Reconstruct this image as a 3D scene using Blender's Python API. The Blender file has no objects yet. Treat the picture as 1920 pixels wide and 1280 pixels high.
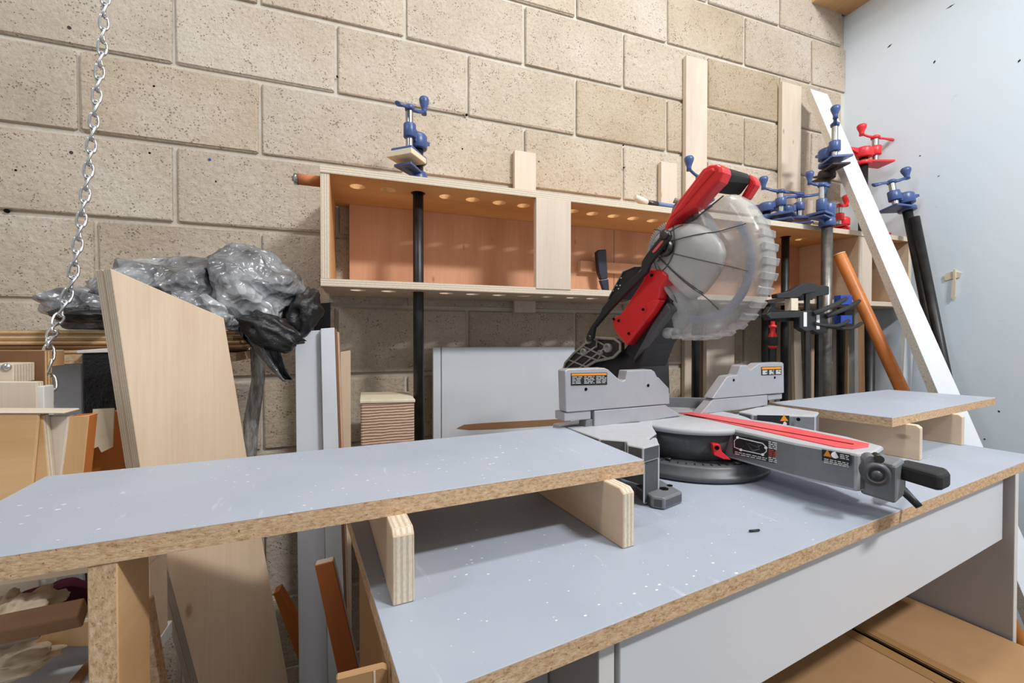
import bpy, bmesh, math, random
from mathutils import Vector as V, Matrix

sc = bpy.context.scene
random.seed(7)
# ---------------------------------------------------------------- camera
FOC, YAW, PIT = 800.0, 0.3423, -0.01277          # focal length in pixels of a 1920 wide frame
CAM = V((0.441, -1.3128, 1.12))
FWD = V((math.sin(YAW)*math.cos(PIT), math.cos(YAW)*math.cos(PIT), math.sin(PIT)))
RGT = V((math.cos(YAW), -math.sin(YAW), 0.0))
UPV = RGT.cross(FWD)
cam = bpy.data.cameras.new('camera'); cam.sensor_width = 36.0; cam.lens = 36.0*FOC/1920.0
cam.clip_start = 0.02
camo = bpy.data.objects.new('camera', cam); sc.collection.objects.link(camo)
camo.matrix_world = Matrix((( RGT.x, UPV.x, -FWD.x, CAM.x), (RGT.y, UPV.y, -FWD.y, CAM.y),
                            (RGT.z, UPV.z, -FWD.z, CAM.z), (0, 0, 0, 1)))
sc.camera = camo
# ---------------------------------------------------------------- world, lamps, exposure
wd = bpy.data.worlds.new('world'); sc.world = wd; wd.use_nodes = True
wd.node_tree.nodes['Background'].inputs[0].default_value = (0.95, 0.975, 1.0, 1)
wd.node_tree.nodes['Background'].inputs[1].default_value = 0.50
def tube_lamp(name, loc, target, size, power, col):
    l = bpy.data.lights.new(name, 'AREA'); l.shape = 'RECTANGLE'; l.size, l.size_y = size
    l.energy = power; l.color = col
    o = bpy.data.objects.new(name, l); sc.collection.objects.link(o)
    o.location = loc
    o.rotation_euler = (V(target)-V(loc)).to_track_quat('-Z', 'Y').to_euler()
tube_lamp('ceiling_tube_left', (-0.95, -1.15, 2.75), (0.6, -0.4, 1.1), (0.12, 0.5), 9, (0.97, 0.985, 1.0))
tube_lamp('ceiling_tube_over_bench', (0.95, -0.93, 2.92), (0.95, -0.80, 0.9), (0.9, 0.12), 14, (0.97, 0.985, 1.0))
tube_lamp('ceiling_tube_behind', (1.80, -2.25, 2.92), (1.3, -0.2, 1.3), (0.5, 0.14), 58, (0.97, 0.985, 1.0))
vs = sc.view_settings
vs.view_transform = 'Standard'; vs.look = 'None'; vs.gamma = 1.0; vs.use_curve_mapping = False
vs.exposure = -0.05

# ---------------------------------------------------------------- pixel rays on real planes
def ray(x, y): return FWD + RGT*((x-960.0)/FOC) + UPV*((640.0-y)/FOC)
def onz(x, y, z): d = ray(x, y); return CAM + d*((z-CAM.z)/d.z)
def ony(x, y, v): d = ray(x, y); return CAM + d*((v-CAM.y)/d.y)
def onx(x, y, v): d = ray(x, y); return CAM + d*((v-CAM.x)/d.x)
def onp(x, y, p, n): d = ray(x, y); return CAM + d*((V(p)-CAM).dot(V(n))/d.dot(V(n)))

# ---------------------------------------------------------------- materials
def lin(c): return tuple(((v/255.0)/12.92 if v/255.0 <= 0.04045 else ((v/255.0+0.055)/1.055)**2.4) for v in c)
class NT:
    def __init__(s, name):
        s.m = bpy.data.materials.new(name); s.m.use_nodes = True
        s.t = s.m.node_tree; s.b = s.t.nodes['Principled BSDF']; s.out = s.t.nodes['Material Output']
        s._co = None
    def n(s, typ, **kw):
        nd = s.t.nodes.new(typ)
        for k, v in kw.items():
            if k.startswith('i_'):
                key = k[2:]
                nd.inputs[int(key) if key.isdigit() else key.replace('_', ' ')].default_value = v
            else: setattr(nd, k, v)
        return nd
    def l(s, a, b): s.t.links.new(a, b)
    def co(s, scale=(1, 1, 1), kind='Object'):
        c = s.n('ShaderNodeTexCoord'); mp = s.n('ShaderNodeMapping'); mp.inputs['Scale'].default_value = scale
        oi = s.n('ShaderNodeObjectInfo'); ad = s.n('ShaderNodeVectorMath', operation='ADD')
        sc_ = s.n('ShaderNodeMath', operation='MULTIPLY', i_1=37.0); s.l(oi.outputs['Random'], sc_.inputs[0])
        s.l(c.outputs[kind], ad.inputs[0]); s.l(sc_.outputs[0], ad.inputs[1])
        s.l(c.outputs[kind] if kind != 'Object' else ad.outputs[0], mp.inputs['Vector']); return mp.outputs[0]
    def rawco(s, scale=(1, 1, 1)):
        c = s.n('ShaderNodeTexCoord'); mp = s.n('ShaderNodeMapping'); mp.inputs['Scale'].default_value = scale
        s.l(c.outputs['Object'], mp.inputs['Vector']); return mp.outputs[0]
    def noise(s, co, scale, detail=4, rough=0.55):
        nd = s.n('ShaderNodeTexNoise', i_Scale=scale, i_Detail=detail, i_Roughness=rough); s.l(co, nd.inputs['Vector']); return nd.outputs[0]
    def ramp(s, fac, stops):
        nd = s.n('ShaderNodeValToRGB'); r = nd.color_ramp
        while len(r.elements) < len(stops): r.elements.new(0.5)
        for e, (p, c) in zip(r.elements, stops):
            e.position = p; e.color = tuple(c)+(1,) if len(c) == 3 else c
        s.l(fac, nd.inputs[0]); return nd.outputs[0]
    def mix(s, fac, a, b, blend='MIX'):
        nd = s.n('ShaderNodeMix', data_type='RGBA', blend_type=blend)
        for v, i in ((fac, 0), (a, 6), (b, 7)):
            if hasattr(v, 'is_linked') or hasattr(v, 'links'): s.l(v, nd.inputs[i])
            else: nd.inputs[i].default_value = v if i == 0 else (tuple(v)+(1,) if len(v) == 3 else v)
        return nd.outputs[2]
    def bump(s, h, strength, dist=0.002):
        nd = s.n('ShaderNodeBump', i_Strength=strength, i_Distance=dist); s.l(h, nd.inputs['Height'])
        s.l(nd.outputs[0], s.b.inputs['Normal'])
    def col(s, c):
        if isinstance(c, tuple): s.b.inputs['Base Color'].default_value = c+(1,)
        else: s.l(c, s.b.inputs['Base Color'])
    def set(s, rough=0.6, metal=0.0, spec=0.5):
        s.b.inputs['Roughness'].default_value = rough; s.b.inputs['Metallic'].default_value = metal
        s.b.inputs['Specular IOR Level'].default_value = spec; return s
MAT = {}
def plain(name, rgb, rough=0.5, metal=0.0, spec=0.5, var=0.06, vscale=30.0, bump=0.0):
    s = NT(name); c = lin(rgb); co = s.rawco()
    nz = s.noise(co, vscale, 3)
    s.col(s.ramp(nz, [(0.25, tuple(max(0, v*(1-var)) for v in c)), (0.75, tuple(min(1, v*(1+var)) for v in c))]))
    if bump: s.bump(s.noise(co, vscale*6, 3), bump, 0.001)
    MAT[name] = s.set(rough, metal, spec).m; return s

def mk_block():
    s = NT('concrete_block'); co = s.co()
    big = s.noise(co, 3.0, 4); fine = s.noise(co, 55.0, 5, 0.65)
    oi = s.n('ShaderNodeObjectInfo')
    base = s.ramp(big, [(0.30, lin((188, 176, 161))), (0.52, lin((203, 193, 179))), (0.78, lin((214, 208, 200)))])
    tone = s.ramp(oi.outputs['Random'], [(0.0, lin((226, 214, 196))), (0.5, lin((255, 250, 244))), (1.0, lin((244, 240, 236)))])
    c = s.mix(1.0, base, tone, 'MULTIPLY')
    st = s.ramp(s.noise(co, 7.0, 5, 0.7), [(0.62, (0, 0, 0)), (0.80, (1, 1, 1))])
    c = s.mix(0.5, c, s.mix(st, c, lin((176, 150, 118))))
    vo = s.n('ShaderNodeTexVoronoi', i_Scale=150.0, feature='F1'); s.l(co, vo.inputs['Vector'])
    dens = s.noise(co, 34.0, 4)
    pit = s.n('ShaderNodeMath', operation='SUBTRACT'); s.l(dens, pit.inputs[0])
    mul = s.n('ShaderNodeMath', operation='MULTIPLY', i_1=0.9); s.l(vo.outputs['Distance'], mul.inputs[0]); s.l(mul.outputs[0], pit.inputs[1])
    pm = s.ramp(pit.outputs[0], [(0.36, (0, 0, 0)), (0.46, (1, 1, 1))])
    c = s.mix(pm, c, s.mix(0.42, c, lin((120, 100, 78))))
    fc = s.ramp(s.noise(co, 120.0, 4, 0.7), [(0.36, (0.80, 0.78, 0.75)), (0.56, (1, 1, 1)), (0.7, (1.0, 1.0, 1.0))]); c = s.mix(0.7, c, s.mix(1.0, c, fc, 'MULTIPLY'))
    s.col(c)
    h = s.n('ShaderNodeMath', operation='SUBTRACT'); s.l(fine, h.inputs[0])
    pm2 = s.n('ShaderNodeMath', operation='MULTIPLY', i_1=0.9); s.l(pm, pm2.inputs[0]); s.l(pm2.outputs[0], h.inputs[1])
    s.bump(h.outputs[0], 1.0, 0.005); MAT['block'] = s.set(0.88, 0, 0.25).m
mk_block()
def mk_mortar():
    s = NT('mortar'); co = s.rawco(); nz = s.noise(co, 14, 5)
    s.col(s.ramp(nz, [(0.3, lin((196, 186, 170))), (0.7, lin((214, 207, 195)))])); s.bump(s.noise(co, 60, 5), 0.7, 0.004)
    MAT['mortar'] = s.set(0.9, 0, 0.2).m
mk_mortar()
def mk_paintwall():
    s = NT('painted_wall'); co = s.rawco()
    c = s.ramp(s.noise(co, 1.6, 3), [(0.3, lin((222, 236, 247))), (0.7, lin((230, 241, 250)))])
    sm = s.ramp(s.noise(co, 26, 5, 0.7), [(0.66, (0, 0, 0)), (0.76, (1, 1, 1))])
    c = s.mix(sm, c, s.mix(0.25, c, lin((150, 150, 150)))); s.col(c)
    s.bump(s.noise(co, 40, 3), 0.06, 0.002); MAT['paintwall'] = s.set(0.6, 0, 0.3).m
mk_paintwall()
def mk_laminate():                      # grey melamine bench top with paint specks and scuffs
    s = NT('grey_laminate'); co = s.rawco()
    c = s.ramp(s.noise(co, 5, 4), [(0.3, lin((163, 171, 184))), (0.7, lin((175, 182, 194)))])
    vo = s.n('ShaderNodeTexVoronoi', i_Scale=64.0); s.l(s.rawco((1.0, 1.7, 1)), vo.inputs['Vector'])
    mk = s.noise(co, 9, 3)
    sub = s.n('ShaderNodeMath', operation='SUBTRACT'); s.l(mk, sub.inputs[0])
    m2 = s.n('ShaderNodeMath', operation='MULTIPLY', i_1=2.6); s.l(vo.outputs['Distance'], m2.inputs[0]); s.l(m2.outputs[0], sub.inputs[1])
    sp = s.ramp(sub.outputs[0], [(0.28, (0, 0, 0)), (0.36, (1, 1, 1))])
    scr = s.ramp(s.noise(s.rawco((60, 9, 1)), 1.4, 4, 0.6), [(0.64, (0, 0, 0)), (0.78, (1, 1, 1))])
    c = s.mix(sp, c, lin((228, 230, 232))); c = s.mix(scr, c, s.mix(0.45, c, lin((226, 230, 235)))); s.col(c)
    MAT['laminate'] = s.set(0.5, 0, 0.35).m
mk_laminate()
def mk_particle():
    s = NT('particle_board_edge'); co = s.rawco()
    a = s.noise(s.rawco((1, 1, 2.2)), 160, 3, 0.7); b = s.noise(co, 420, 2)
    c = s.ramp(a, [(0.28, lin((164, 126, 92))), (0.44, lin((198, 164, 128))), (0.60, lin((214, 184, 150))), (0.8, lin((228, 206, 176)))])
    c = s.mix(s.ramp(b, [(0.66, (0, 0, 0)), (0.74, (1, 1, 1))]), c, lin((140, 104, 70))); s.col(c)
    s.bump(a, 0.6, 0.001); MAT['particle'] = s.set(0.85, 0, 0.2).m
    s = NT('pale_chipboard_edge'); a = s.noise(s.rawco(), 190, 3, 0.7)
    s.col(s.ramp(a, [(0.30, lin((160, 150, 132))), (0.42, lin((222, 215, 200))), (0.7, lin((236, 231, 220)))])); s.bump(a, 0.5, 0.001)
    MAT['chip_pale'] = s.set(0.85, 0, 0.2).m
mk_particle()
def mk_wood(key, name, dark, light, knot=None, rough=0.55, rings=7.0, grain=0.22):
    s = NT(name); co = s.co((rings*0.22, rings, rings))
    d = s.noise(co, 1.2, 3); g = s.noise(s.co((6, 170, 170)), 1.0, 4, 0.65); blot = s.noise(s.co((2.2, 5, 5)), 1.0, 3)
    c = s.ramp(d, [(0.28, lin(dark)), (0.62, lin(light))])
    gr = s.ramp(g, [(0.3, lin((222, 206, 188))), (0.62, (1, 1, 1))]); c = s.mix(grain, c, s.mix(1.0, c, gr, 'MULTIPLY'))
    bl = s.ramp(blot, [(0.62, (0, 0, 0)), (0.78, (1, 1, 1))]); c = s.mix(bl, c, s.mix(0.35, c, lin(tuple(int(v*0.82) for v in dark))))
    if knot:
        vo = s.n('ShaderNodeTexVoronoi', i_Scale=1.0); s.l(s.co((7, 15, 15)), vo.inputs['Vector'])
        k = s.ramp(vo.outputs['Distance'], [(0.045, (1, 1, 1)), (0.10, (0, 0, 0))]); c = s.mix(k, c, s.mix(0.7, c, lin(knot)))
    s.col(c); s.bump(g, 0.08, 0.001); MAT[key] = s.set(rough, 0, 0.35).m
mk_wood('ply', 'birch_plywood', (214, 186, 156), (228, 204, 178), (160, 124, 92))
mk_wood('ply_shaded_red', 'shaded_reddish_plywood', (198, 140, 104), (224, 170, 134), (120, 70, 44))  # orange look of the shaded rack interior put into the wood colour
mk_wood('ply_gold', 'golden_plywood', (200, 148, 92), (220, 172, 116), None)
mk_wood('maple', 'pale_maple', (206, 188, 170), (218, 203, 186), (150, 112, 80))
mk_wood('oak', 'tan_hardwood', (190, 144, 96), (220, 180, 132), None)
mk_wood('orange_wood', 'orange_stained_wood', (170, 92, 40), (206, 126, 62), None, 0.4)
mk_wood('brown_wood', 'brown_board', (120, 84, 56), (154, 114, 82), None)
def mk_plyedge(key, name, a, b, per):
    s = NT(name); c = s.n('ShaderNodeTexCoord'); sx = s.n('ShaderNodeSeparateXYZ'); s.l(c.outputs['Object'], sx.inputs[0])
    wob = s.noise(s.rawco((8, 8, 1)), 3, 3)
    m = s.n('ShaderNodeMath', operation='MULTIPLY_ADD', i_1=2*math.pi/per); s.l(sx.outputs['Z'], m.inputs[0]); s.l(wob, m.inputs[2])
    sn = s.n('ShaderNodeMath', operation='SINE'); s.l(m.outputs[0], sn.inputs[0])
    mr = s.n('ShaderNodeMapRange', i_1=-1.0, i_2=1.0); s.l(sn.outputs[0], mr.inputs[0])
    c = s.ramp(mr.outputs[0], [(0.25, lin(a)), (0.6, lin(b))]); g = s.noise(s.rawco((220, 220, 500)), 1, 3)
    c = s.mix(0.4, c, s.mix(1.0, c, s.ramp(g, [(0.35, (0.72, 0.68, 0.62)), (0.6, (1, 1, 1))]), 'MULTIPLY')); s.col(c)
    MAT[key] = s.set(0.75, 0, 0.25).m
mk_plyedge('plyedge', 'plywood_edge', (204, 186, 162), (226, 214, 196), 0.0052)
mk_plyedge('plyedge_dark', 'plywood_edge_dark', (168, 128, 84), (222, 190, 146), 0.0062)
plain('white_melamine', (216, 219, 225), 0.38, 0, 0.4, 0.03, 4)
plain('white_edge', (222, 220, 216), 0.5, 0, 0.4, 0.04, 20)
plain('grey_panel', (176, 176, 178), 0.5, 0, 0.35, 0.03, 6)
plain('floor', (74, 70, 66), 0.85, 0, 0.2, 0.25, 6, 0.3)
plain('ceiling', (196, 192, 184), 0.9, 0, 0.2, 0.05, 4)
plain('black_pipe', (44, 43, 43), 0.42, 0.35, 0.5, 0.5, 26)
plain('grey_pipe', (118, 114, 108), 0.42, 0.75, 0.5, 0.35, 34)
plain('steel', (196, 196, 194), 0.28, 1.0, 0.5, 0.1, 40)
plain('dark_steel', (88, 86, 82), 0.4, 0.9, 0.5, 0.25, 50)
plain('blue_paint', (66, 88, 138), 0.36, 0, 0.5, 0.16, 60)
plain('bright_blue', (40, 74, 168), 0.5, 0, 0.4, 0.1, 60)
plain('red_paint', (224, 48, 54), 0.38, 0, 0.5, 0.08, 40)
plain('dark_iron', (62, 58, 54), 0.6, 0.3, 0.4, 0.3, 60)
plain('black_plastic', (40, 40, 42), 0.45, 0, 0.45, 0.15, 60)
plain('black_rubber', (48, 48, 48), 0.72, 0, 0.3, 0.15, 90, 0.3)
plain('cream_pad', (226, 214, 188), 0.7, 0, 0.3, 0.06, 60)
plain('saw_red', (230, 40, 45), 0.33, 0, 0.5, 0.04, 30)
plain('saw_grey', (126, 128, 132), 0.42, 0.25, 0.5, 0.06, 120, 0.08)
plain('saw_dark', (84, 85, 88), 0.45, 0.15, 0.45, 0.08, 120, 0.08)
plain('saw_top', (178, 179, 183), 0.55, 0.0, 0.5, 0.05, 60)
plain('saw_alu', (178, 178, 183), 0.38, 0.3, 0.5, 0.03, 60)
plain('cast_alu', (158, 153, 144), 0.5, 0.2, 0.5, 0.15, 80, 0.15)
plain('label_black', (34, 34, 38), 0.4, 0, 0.4, 0.05, 40)
plain('label_white', (232, 232, 232), 0.5, 0, 0.3, 0.02, 40)
plain('label_orange', (236, 148, 46), 0.5, 0, 0.3, 0.03, 40)
plain('label_red', (200, 84, 60), 0.5, 0, 0.3, 0.03, 40)
plain('insert_red', (236, 92, 95), 0.35, 0, 0.4, 0.03, 40)
plain('kerf_dark', (120, 10, 20), 0.7, 0, 0.2, 0.1, 40)
plain('hole_black', (14, 14, 15), 0.9, 0, 0.1, 0.1, 40)
plain('cardboard', (170, 132, 94), 0.8, 0, 0.2, 0.07, 12, 0.1)
plain('cardboard_tape', (160, 122, 78), 0.4, 0, 0.4, 0.05, 20)
plain('masking_tape', (226, 212, 186), 0.75, 0, 0.2, 0.06, 60)
plain('maroon_cloth', (74, 32, 44), 0.9, 0, 0.1, 0.2, 60, 0.5)
plain('cream_rag', (212, 196, 172), 0.9, 0, 0.1, 0.1, 60, 0.4)
plain('cork', (196, 120, 78), 0.7, 0, 0.3, 0.12, 60)
plain('brush_blue', (110, 134, 176), 0.6, 0, 0.3, 0.1, 60)
plain('bristle', (226, 216, 200), 0.8, 0, 0.2, 0.1, 200)
plain('navy_plastic', (34, 36, 58), 0.4, 0, 0.5, 0.1, 60)
plain('blade_steel', (172, 172, 176), 0.35, 0.6, 0.5, 0.05, 40)
plain('blade_blue', (120, 120, 178), 0.4, 0.2, 0.5, 0.06, 60)
plain('zinc_chain', (206, 208, 210), 0.3, 0.95, 0.5, 0.12, 120)
plain('pink_stack', (206, 168, 142), 0.5, 0, 0.4, 0.08, 60)

# ---------------------------------------------------------------- mesh helpers
COL = sc.collection
WM = {}
def reg(o, parent=None, M=None):
    M = M or Matrix.Identity(4)
    COL.objects.link(o); o.matrix_basis = M; WM[o.name] = M
    if parent is not None:
        o.parent = parent; o.matrix_parent_inverse = WM[parent.name].inverted()
    return o
def tag(o, label=None, cat=None, group=None, kind=None):
    if label: o['label'] = label
    if cat: o['category'] = cat
    if group: o['group'] = group
    if kind: o['kind'] = kind
    return o
def root(name, loc, label, cat, group=None):
    o = bpy.data.objects.new(name, None); o.empty_display_size = 0.05
    reg(o, None, Matrix.Translation(V(loc))); return tag(o, label, cat, group)
def frame(o, x, z):
    z = V(z).normalized(); x = V(x); x = (x - z*x.dot(z)).normalized(); y = z.cross(x)
    return Matrix(((x.x, y.x, z.x, o[0]), (x.y, y.y, z.y, o[1]), (x.z, y.z, z.z, o[2]), (0, 0, 0, 1)))
class MB:
    """collects shapes of ONE part; all points are world points, M is the frame of the finished mesh"""
    def __init__(s): s.v = []; s.f = []; s.mi = []; s.sm = []
    def add(s, vs, fs, mi=0, smooth=False):
        b = len(s.v); s.v += [V(p) for p in vs]
        for f in fs: s.f.append([b+i for i in f]); s.mi.append(mi); s.sm.append(smooth)
        return s
    def prism(s, pts, vec, mi=0, me=None, back=None):
        me = mi if me is None else me; n = len(pts); vec = V(vec)
        s.add(list(pts)+[V(p)+vec for p in pts], [list(range(n))], mi)
        b = len(s.v)-2*n
        s.f.append([b+n+i for i in reversed(range(n))]); s.mi.append(mi if back is None else back); s.sm.append(False)
        for i in range(n):
            j = (i+1) % n; s.f.append([b+i, b+n+i, b+n+j, b+j]); s.mi.append(me); s.sm.append(False)
        return s
    def box(s, c, size, M=None, mi=0):
        hx, hy, hz = (k/2.0 for k in size); pts = [V((x, y, z)) for x in (-hx, hx) for y in (-hy, hy) for z in (-hz, hz)]
        pts = [(M @ (p+V(c))) if M else p+V(c) for p in pts]
        return s.add(pts, [(0, 1, 3, 2), (4, 6, 7, 5), (0, 4, 5, 1), (2, 3, 7, 6), (0, 2, 6, 4), (1, 5, 7, 3)], mi)
    def lathe(s, prof, M, n=20, mi=0, smooth=True, caps=True):
        vs = []
        for r, z in prof:
            for k in range(n):
                a = 2*math.pi*k/n; vs.append(M @ V((r*math.cos(a), r*math.sin(a), z)))
        fs = [(i*n+k, i*n+(k+1) % n, (i+1)*n+(k+1) % n, (i+1)*n+k) for i in range(len(prof)-1) for k in range(n)]
        s.add(vs, fs, mi, smooth)
        if caps:
            b = len(s.v)-len(vs)
            s.f.append([b+k for k in reversed(range(n))]); s.mi.append(mi); s.sm.append(False)
            s.f.append([b+(len(prof)-1)*n+k for k in range(n)]); s.mi.append(mi); s.sm.append(False)
        return s
    def cyl(s, a, b, r, n=16, mi=0, r2=None):
        a, b = V(a), V(b); d = b-a; L = d.length; z = d/L
        x = z.orthogonal().normalized()
        return s.lathe([(r, 0), (r if r2 is None else r2, L)], frame(a, x, z), n, mi)
    def tube(s, pts, r, n=10, mi=0, closed=False, flat=1.0, caps=True):
        pts = [V(p) for p in pts]; m = len(pts); rs = r if isinstance(r, (list, tuple)) else [r]*m
        up = None; vs = []
        for i, p in enumerate(pts):
            if closed: t = (pts[(i+1) % m]-pts[i-1]).normalized()
            else: t = (pts[min(i+1, m-1)]-pts[max(i-1, 0)]).normalized()
            if up is None: up = t.orthogonal().normalized()
            up = (up-t*up.dot(t)).normalized(); sd = t.cross(up)
            for k in range(n):
                a = 2*math.pi*k/n; vs.append(p+up*(rs[i]*math.cos(a))+sd*(rs[i]*flat*math.sin(a)))
        e = m if closed else m-1
        s.add(vs, [(i*n+k, i*n+(k+1) % n, ((i+1) % m)*n+(k+1) % n, ((i+1) % m)*n+k) for i in range(e) for k in range(n)], mi, True)
        if not closed and caps:
            b = len(s.v)-len(vs); s.f.append([b+k for k in reversed(range(n))]); s.f.append([b+(m-1)*n+k for k in range(n)])
            s.mi += [mi, mi]; s.sm += [False, False]
        return s
    def grid(s, P, mi=0, smooth=True):
        h, w = len(P), len(P[0])
        return s.add([p for r_ in P for p in r_], [(i*w+j, i*w+j+1, (i+1)*w+j+1, (i+1)*w+j) for i in range(h-1) for j in range(w-1)], mi, smooth)
    def build(s, name, mats, parent=None, M=None, bevel=0.0, seg=2, weld=False, solid=0.0, angle=35):
        M = M or (WM[parent.name] if parent is not None else None)
        if M is None:
            lo = [min(p[i] for p in s.v) for i in range(3)]; hi = [max(p[i] for p in s.v) for i in range(3)]
            M = Matrix.Translation(((lo[0]+hi[0])/2, (lo[1]+hi[1])/2, lo[2]))
        Mi = M.inverted(); me = bpy.data.meshes.new(name)
        bm = bmesh.new(); vv = [bm.verts.new(Mi @ p) for p in s.v]
        for f, mi, sm in zip(s.f, s.mi, s.sm):
            try: fc = bm.faces.new([vv[i] for i in f])
            except ValueError: continue
            fc.material_index = mi; fc.smooth = sm
        if weld: bmesh.ops.remove_doubles(bm, verts=bm.verts, dist=1e-5)
        bmesh.ops.recalc_face_normals(bm, faces=bm.faces)
        if bevel:
            ed = [e for e in bm.edges if len(e.link_faces) == 2 and e.calc_face_angle(0) > math.radians(angle)]
            bmesh.ops.bevel(bm, geom=ed, offset=bevel, segments=seg, profile=0.5, affect='EDGES', clamp_overlap=True)
        bm.to_mesh(me); bm.free()
        for m in (mats if isinstance(mats, (list, tuple)) else [mats]): me.materials.append(MAT[m] if isinstance(m, str) else m)
        o = bpy.data.objects.new(name, me); reg(o, parent, M)
        if solid:
            md = o.modifiers.new('thickness', 'SOLIDIFY'); md.thickness = solid
        return o
def slab(name, pts, thick, face, edge, parent=None, vec=None, bevel=0.0008, back=None, seg=1, xdir=None):
    """board: outline pts (world, planar), extruded by thick along its normal (or vec); local x = first edge, z = normal"""
    pts = [V(p) for p in pts]; x = V(xdir) if xdir is not None else pts[1]-pts[0]
    n = V((0, 0, 0))
    for i in range(len(pts)):
        a, b = pts[i], pts[(i+1) % len(pts)]; n += a.cross(b)
    n.normalize()
    if vec is not None: vec = V(vec); n = n if n.dot(vec) > 0 else -n
    else: vec = n*thick
    mid = sum(pts, V())/len(pts)+vec*0.5
    M = frame(mid, x, n)
    b = MB().prism(pts, vec, 0, 1, 2 if back else None)
    return b.build(name, [face, edge]+([back] if back else []), parent, M, bevel, seg)
def bar(name, c, size, rz, face, edge, parent=None, bevel=0.0008, rot=None):
    """rectangular board, size = (length along local x, width y, thickness z)"""
    R = rot if rot is not None else Matrix.Rotation(rz, 4, 'Z')
    M = Matrix.Translation(V(c)) @ R; hx, hy, hz = (k/2.0 for k in size)
    pts = [M @ V((sx*hx, sy*hy, -hz)) for sx, sy in ((-1, -1), (1, -1), (1, 1), (-1, 1))]
    b = MB().prism(pts, M.to_3x3() @ V((0, 0, 2*hz)), 0, 1)
    return b.build(name, [face, edge], parent, M, bevel, 1)
def copyo(o, M, parent=None):
    c = o.copy(); reg(c, parent, M); return c

# ================================================================ the setting
XR = 2.495                                    # right wall
H0, CH, BW = 2.0055, 0.2, 0.38054             # a bed joint, course height, block length
wall = MB().box((0.1, 0.109, 1.5), (4.9, 0.2, 3.0)).build('wall_back', 'mortar'); tag(wall, kind='structure')
def block_mesh(L, seed):
    rnd = random.Random(seed); b = MB(); h = CH-0.0115; l = L-0.0095
    b.box((0, 0.05, 0), (l, 0.1, h))
    o = b.build('concrete_block', 'block', None, Matrix.Identity(4), 0.0045, 2)
    for v in o.data.vertices:
        if v.co.y < 0.02: v.co.x += rnd.uniform(-.0016, .0016); v.co.z += rnd.uniform(-.0016, .0016); v.co.y += rnd.uniform(-.0012, .0012)
    return o
blocks = {}
def get_block(L, k):
    key = (round(L, 3), k % 5)
    if key not in blocks: blocks[key] = [block_mesh(L, len(blocks)), False]
    return blocks[key]
rb = random.Random(3)
for row in range(-5, 10):
    zc = H0-CH*(row+0.5)
    odd = row % 2
    xs = [-2.25]
    k = -6
    while True:
        x = (k+0.5*odd)*BW + (0.03 if row == 3 and k == -1 else 0)
        if x > XR-0.02: break
        if x > -2.2: xs.append(x)
        k += 1
    xs.append(XR+0.005)
    for i in range(len(xs)-1):
        L = xs[i+1]-xs[i]
        if L < 0.03: continue
        e = get_block(L, rb.randrange(5))
        M = Matrix.Translation(((xs[i]+xs[i+1])/2, rb.uniform(-.0012, .0012), zc))
        if not e[1]:
            o = e[0]; e[1] = True; o.matrix_basis = M; WM[o.name] = M
            o.parent = wall; o.matrix_parent_inverse = WM[wall.name].inverted()
        else: copyo(e[0], M, wall)
tag(MB().box((XR+0.05, -2.0, 1.5), (0.1, 4.4, 3.0)).build('wall_right', 'paintwall'), kind='structure')
tag(MB().box((0.1, -2.0, -0.05), (4.9, 4.4, 0.1)).build('floor', 'floor'), kind='structure')
tag(MB().box((0.1, -2.0, 3.05), (4.9, 4.4, 0.1)).build('ceiling', 'ceiling'), kind='structure')
tag(bar('trim_1', (2.385, -1.6, 2.65), (3.2, 0.22, 0.2), math.pi/2, 'oak', 'oak'), kind='structure')
# wear on the right wall: dents, scuffs and a loose strip of masking tape
wr = bpy.data.objects['wall_right']
for i, (px, py, ln, an, th) in enumerate([(1668, 86, 13, 0.7, 2.2), (1782, 12, 20, 0.55, 1.6), (1752, 116, 8, 1.2, 2.4), (1911, 114, 9, 1.0, 2.4),
                                      (1725, 292, 4, 0.3, 2), (1873, 771, 4, 0.5, 3), (1846, 823, 4, 1.5, 2), (1760, 330, 6, 0.5, 1.2)]):
    c = onx(px, py, XR-0.0006); a = onx(px-ln*math.cos(an)/2, py+ln*math.sin(an)/2, XR-0.0006); b_ = onx(px+ln*math.cos(an)/2, py-ln*math.sin(an)/2, XR-0.0006)
    d = (b_-a); w = V((0, -d.z, d.y)).normalized()*(th*(c-CAM).length/FOC/2)
    MB().prism([a, c+w, b_, c-w], (0.0005, 0, 0)).build('dent', 'dark_iron', wr)
tp = root('masking_tape', onx(1786, 540, XR), 'torn cream masking tape strip stuck crosswise on the pale blue wall', 'tape')
def onwall(pts, off): return [onx(x, y, XR-off) for x, y in pts]
MB().prism(onwall([(1769, 517), (1776, 511), (1790, 508), (1803, 512), (1799, 520), (1786, 522), (1772, 526)], 0.004), (0.003, 0, 0)).build('tape_strip', 'masking_tape', tp)
MB().prism(onwall([(1787, 505), (1791, 505), (1792, 534), (1791, 557), (1787, 562), (1783, 558), (1785, 535), (1787, 522)], 0.0075), (0.003, 0, 0)).build('tape_strip', 'masking_tape', tp)

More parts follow.
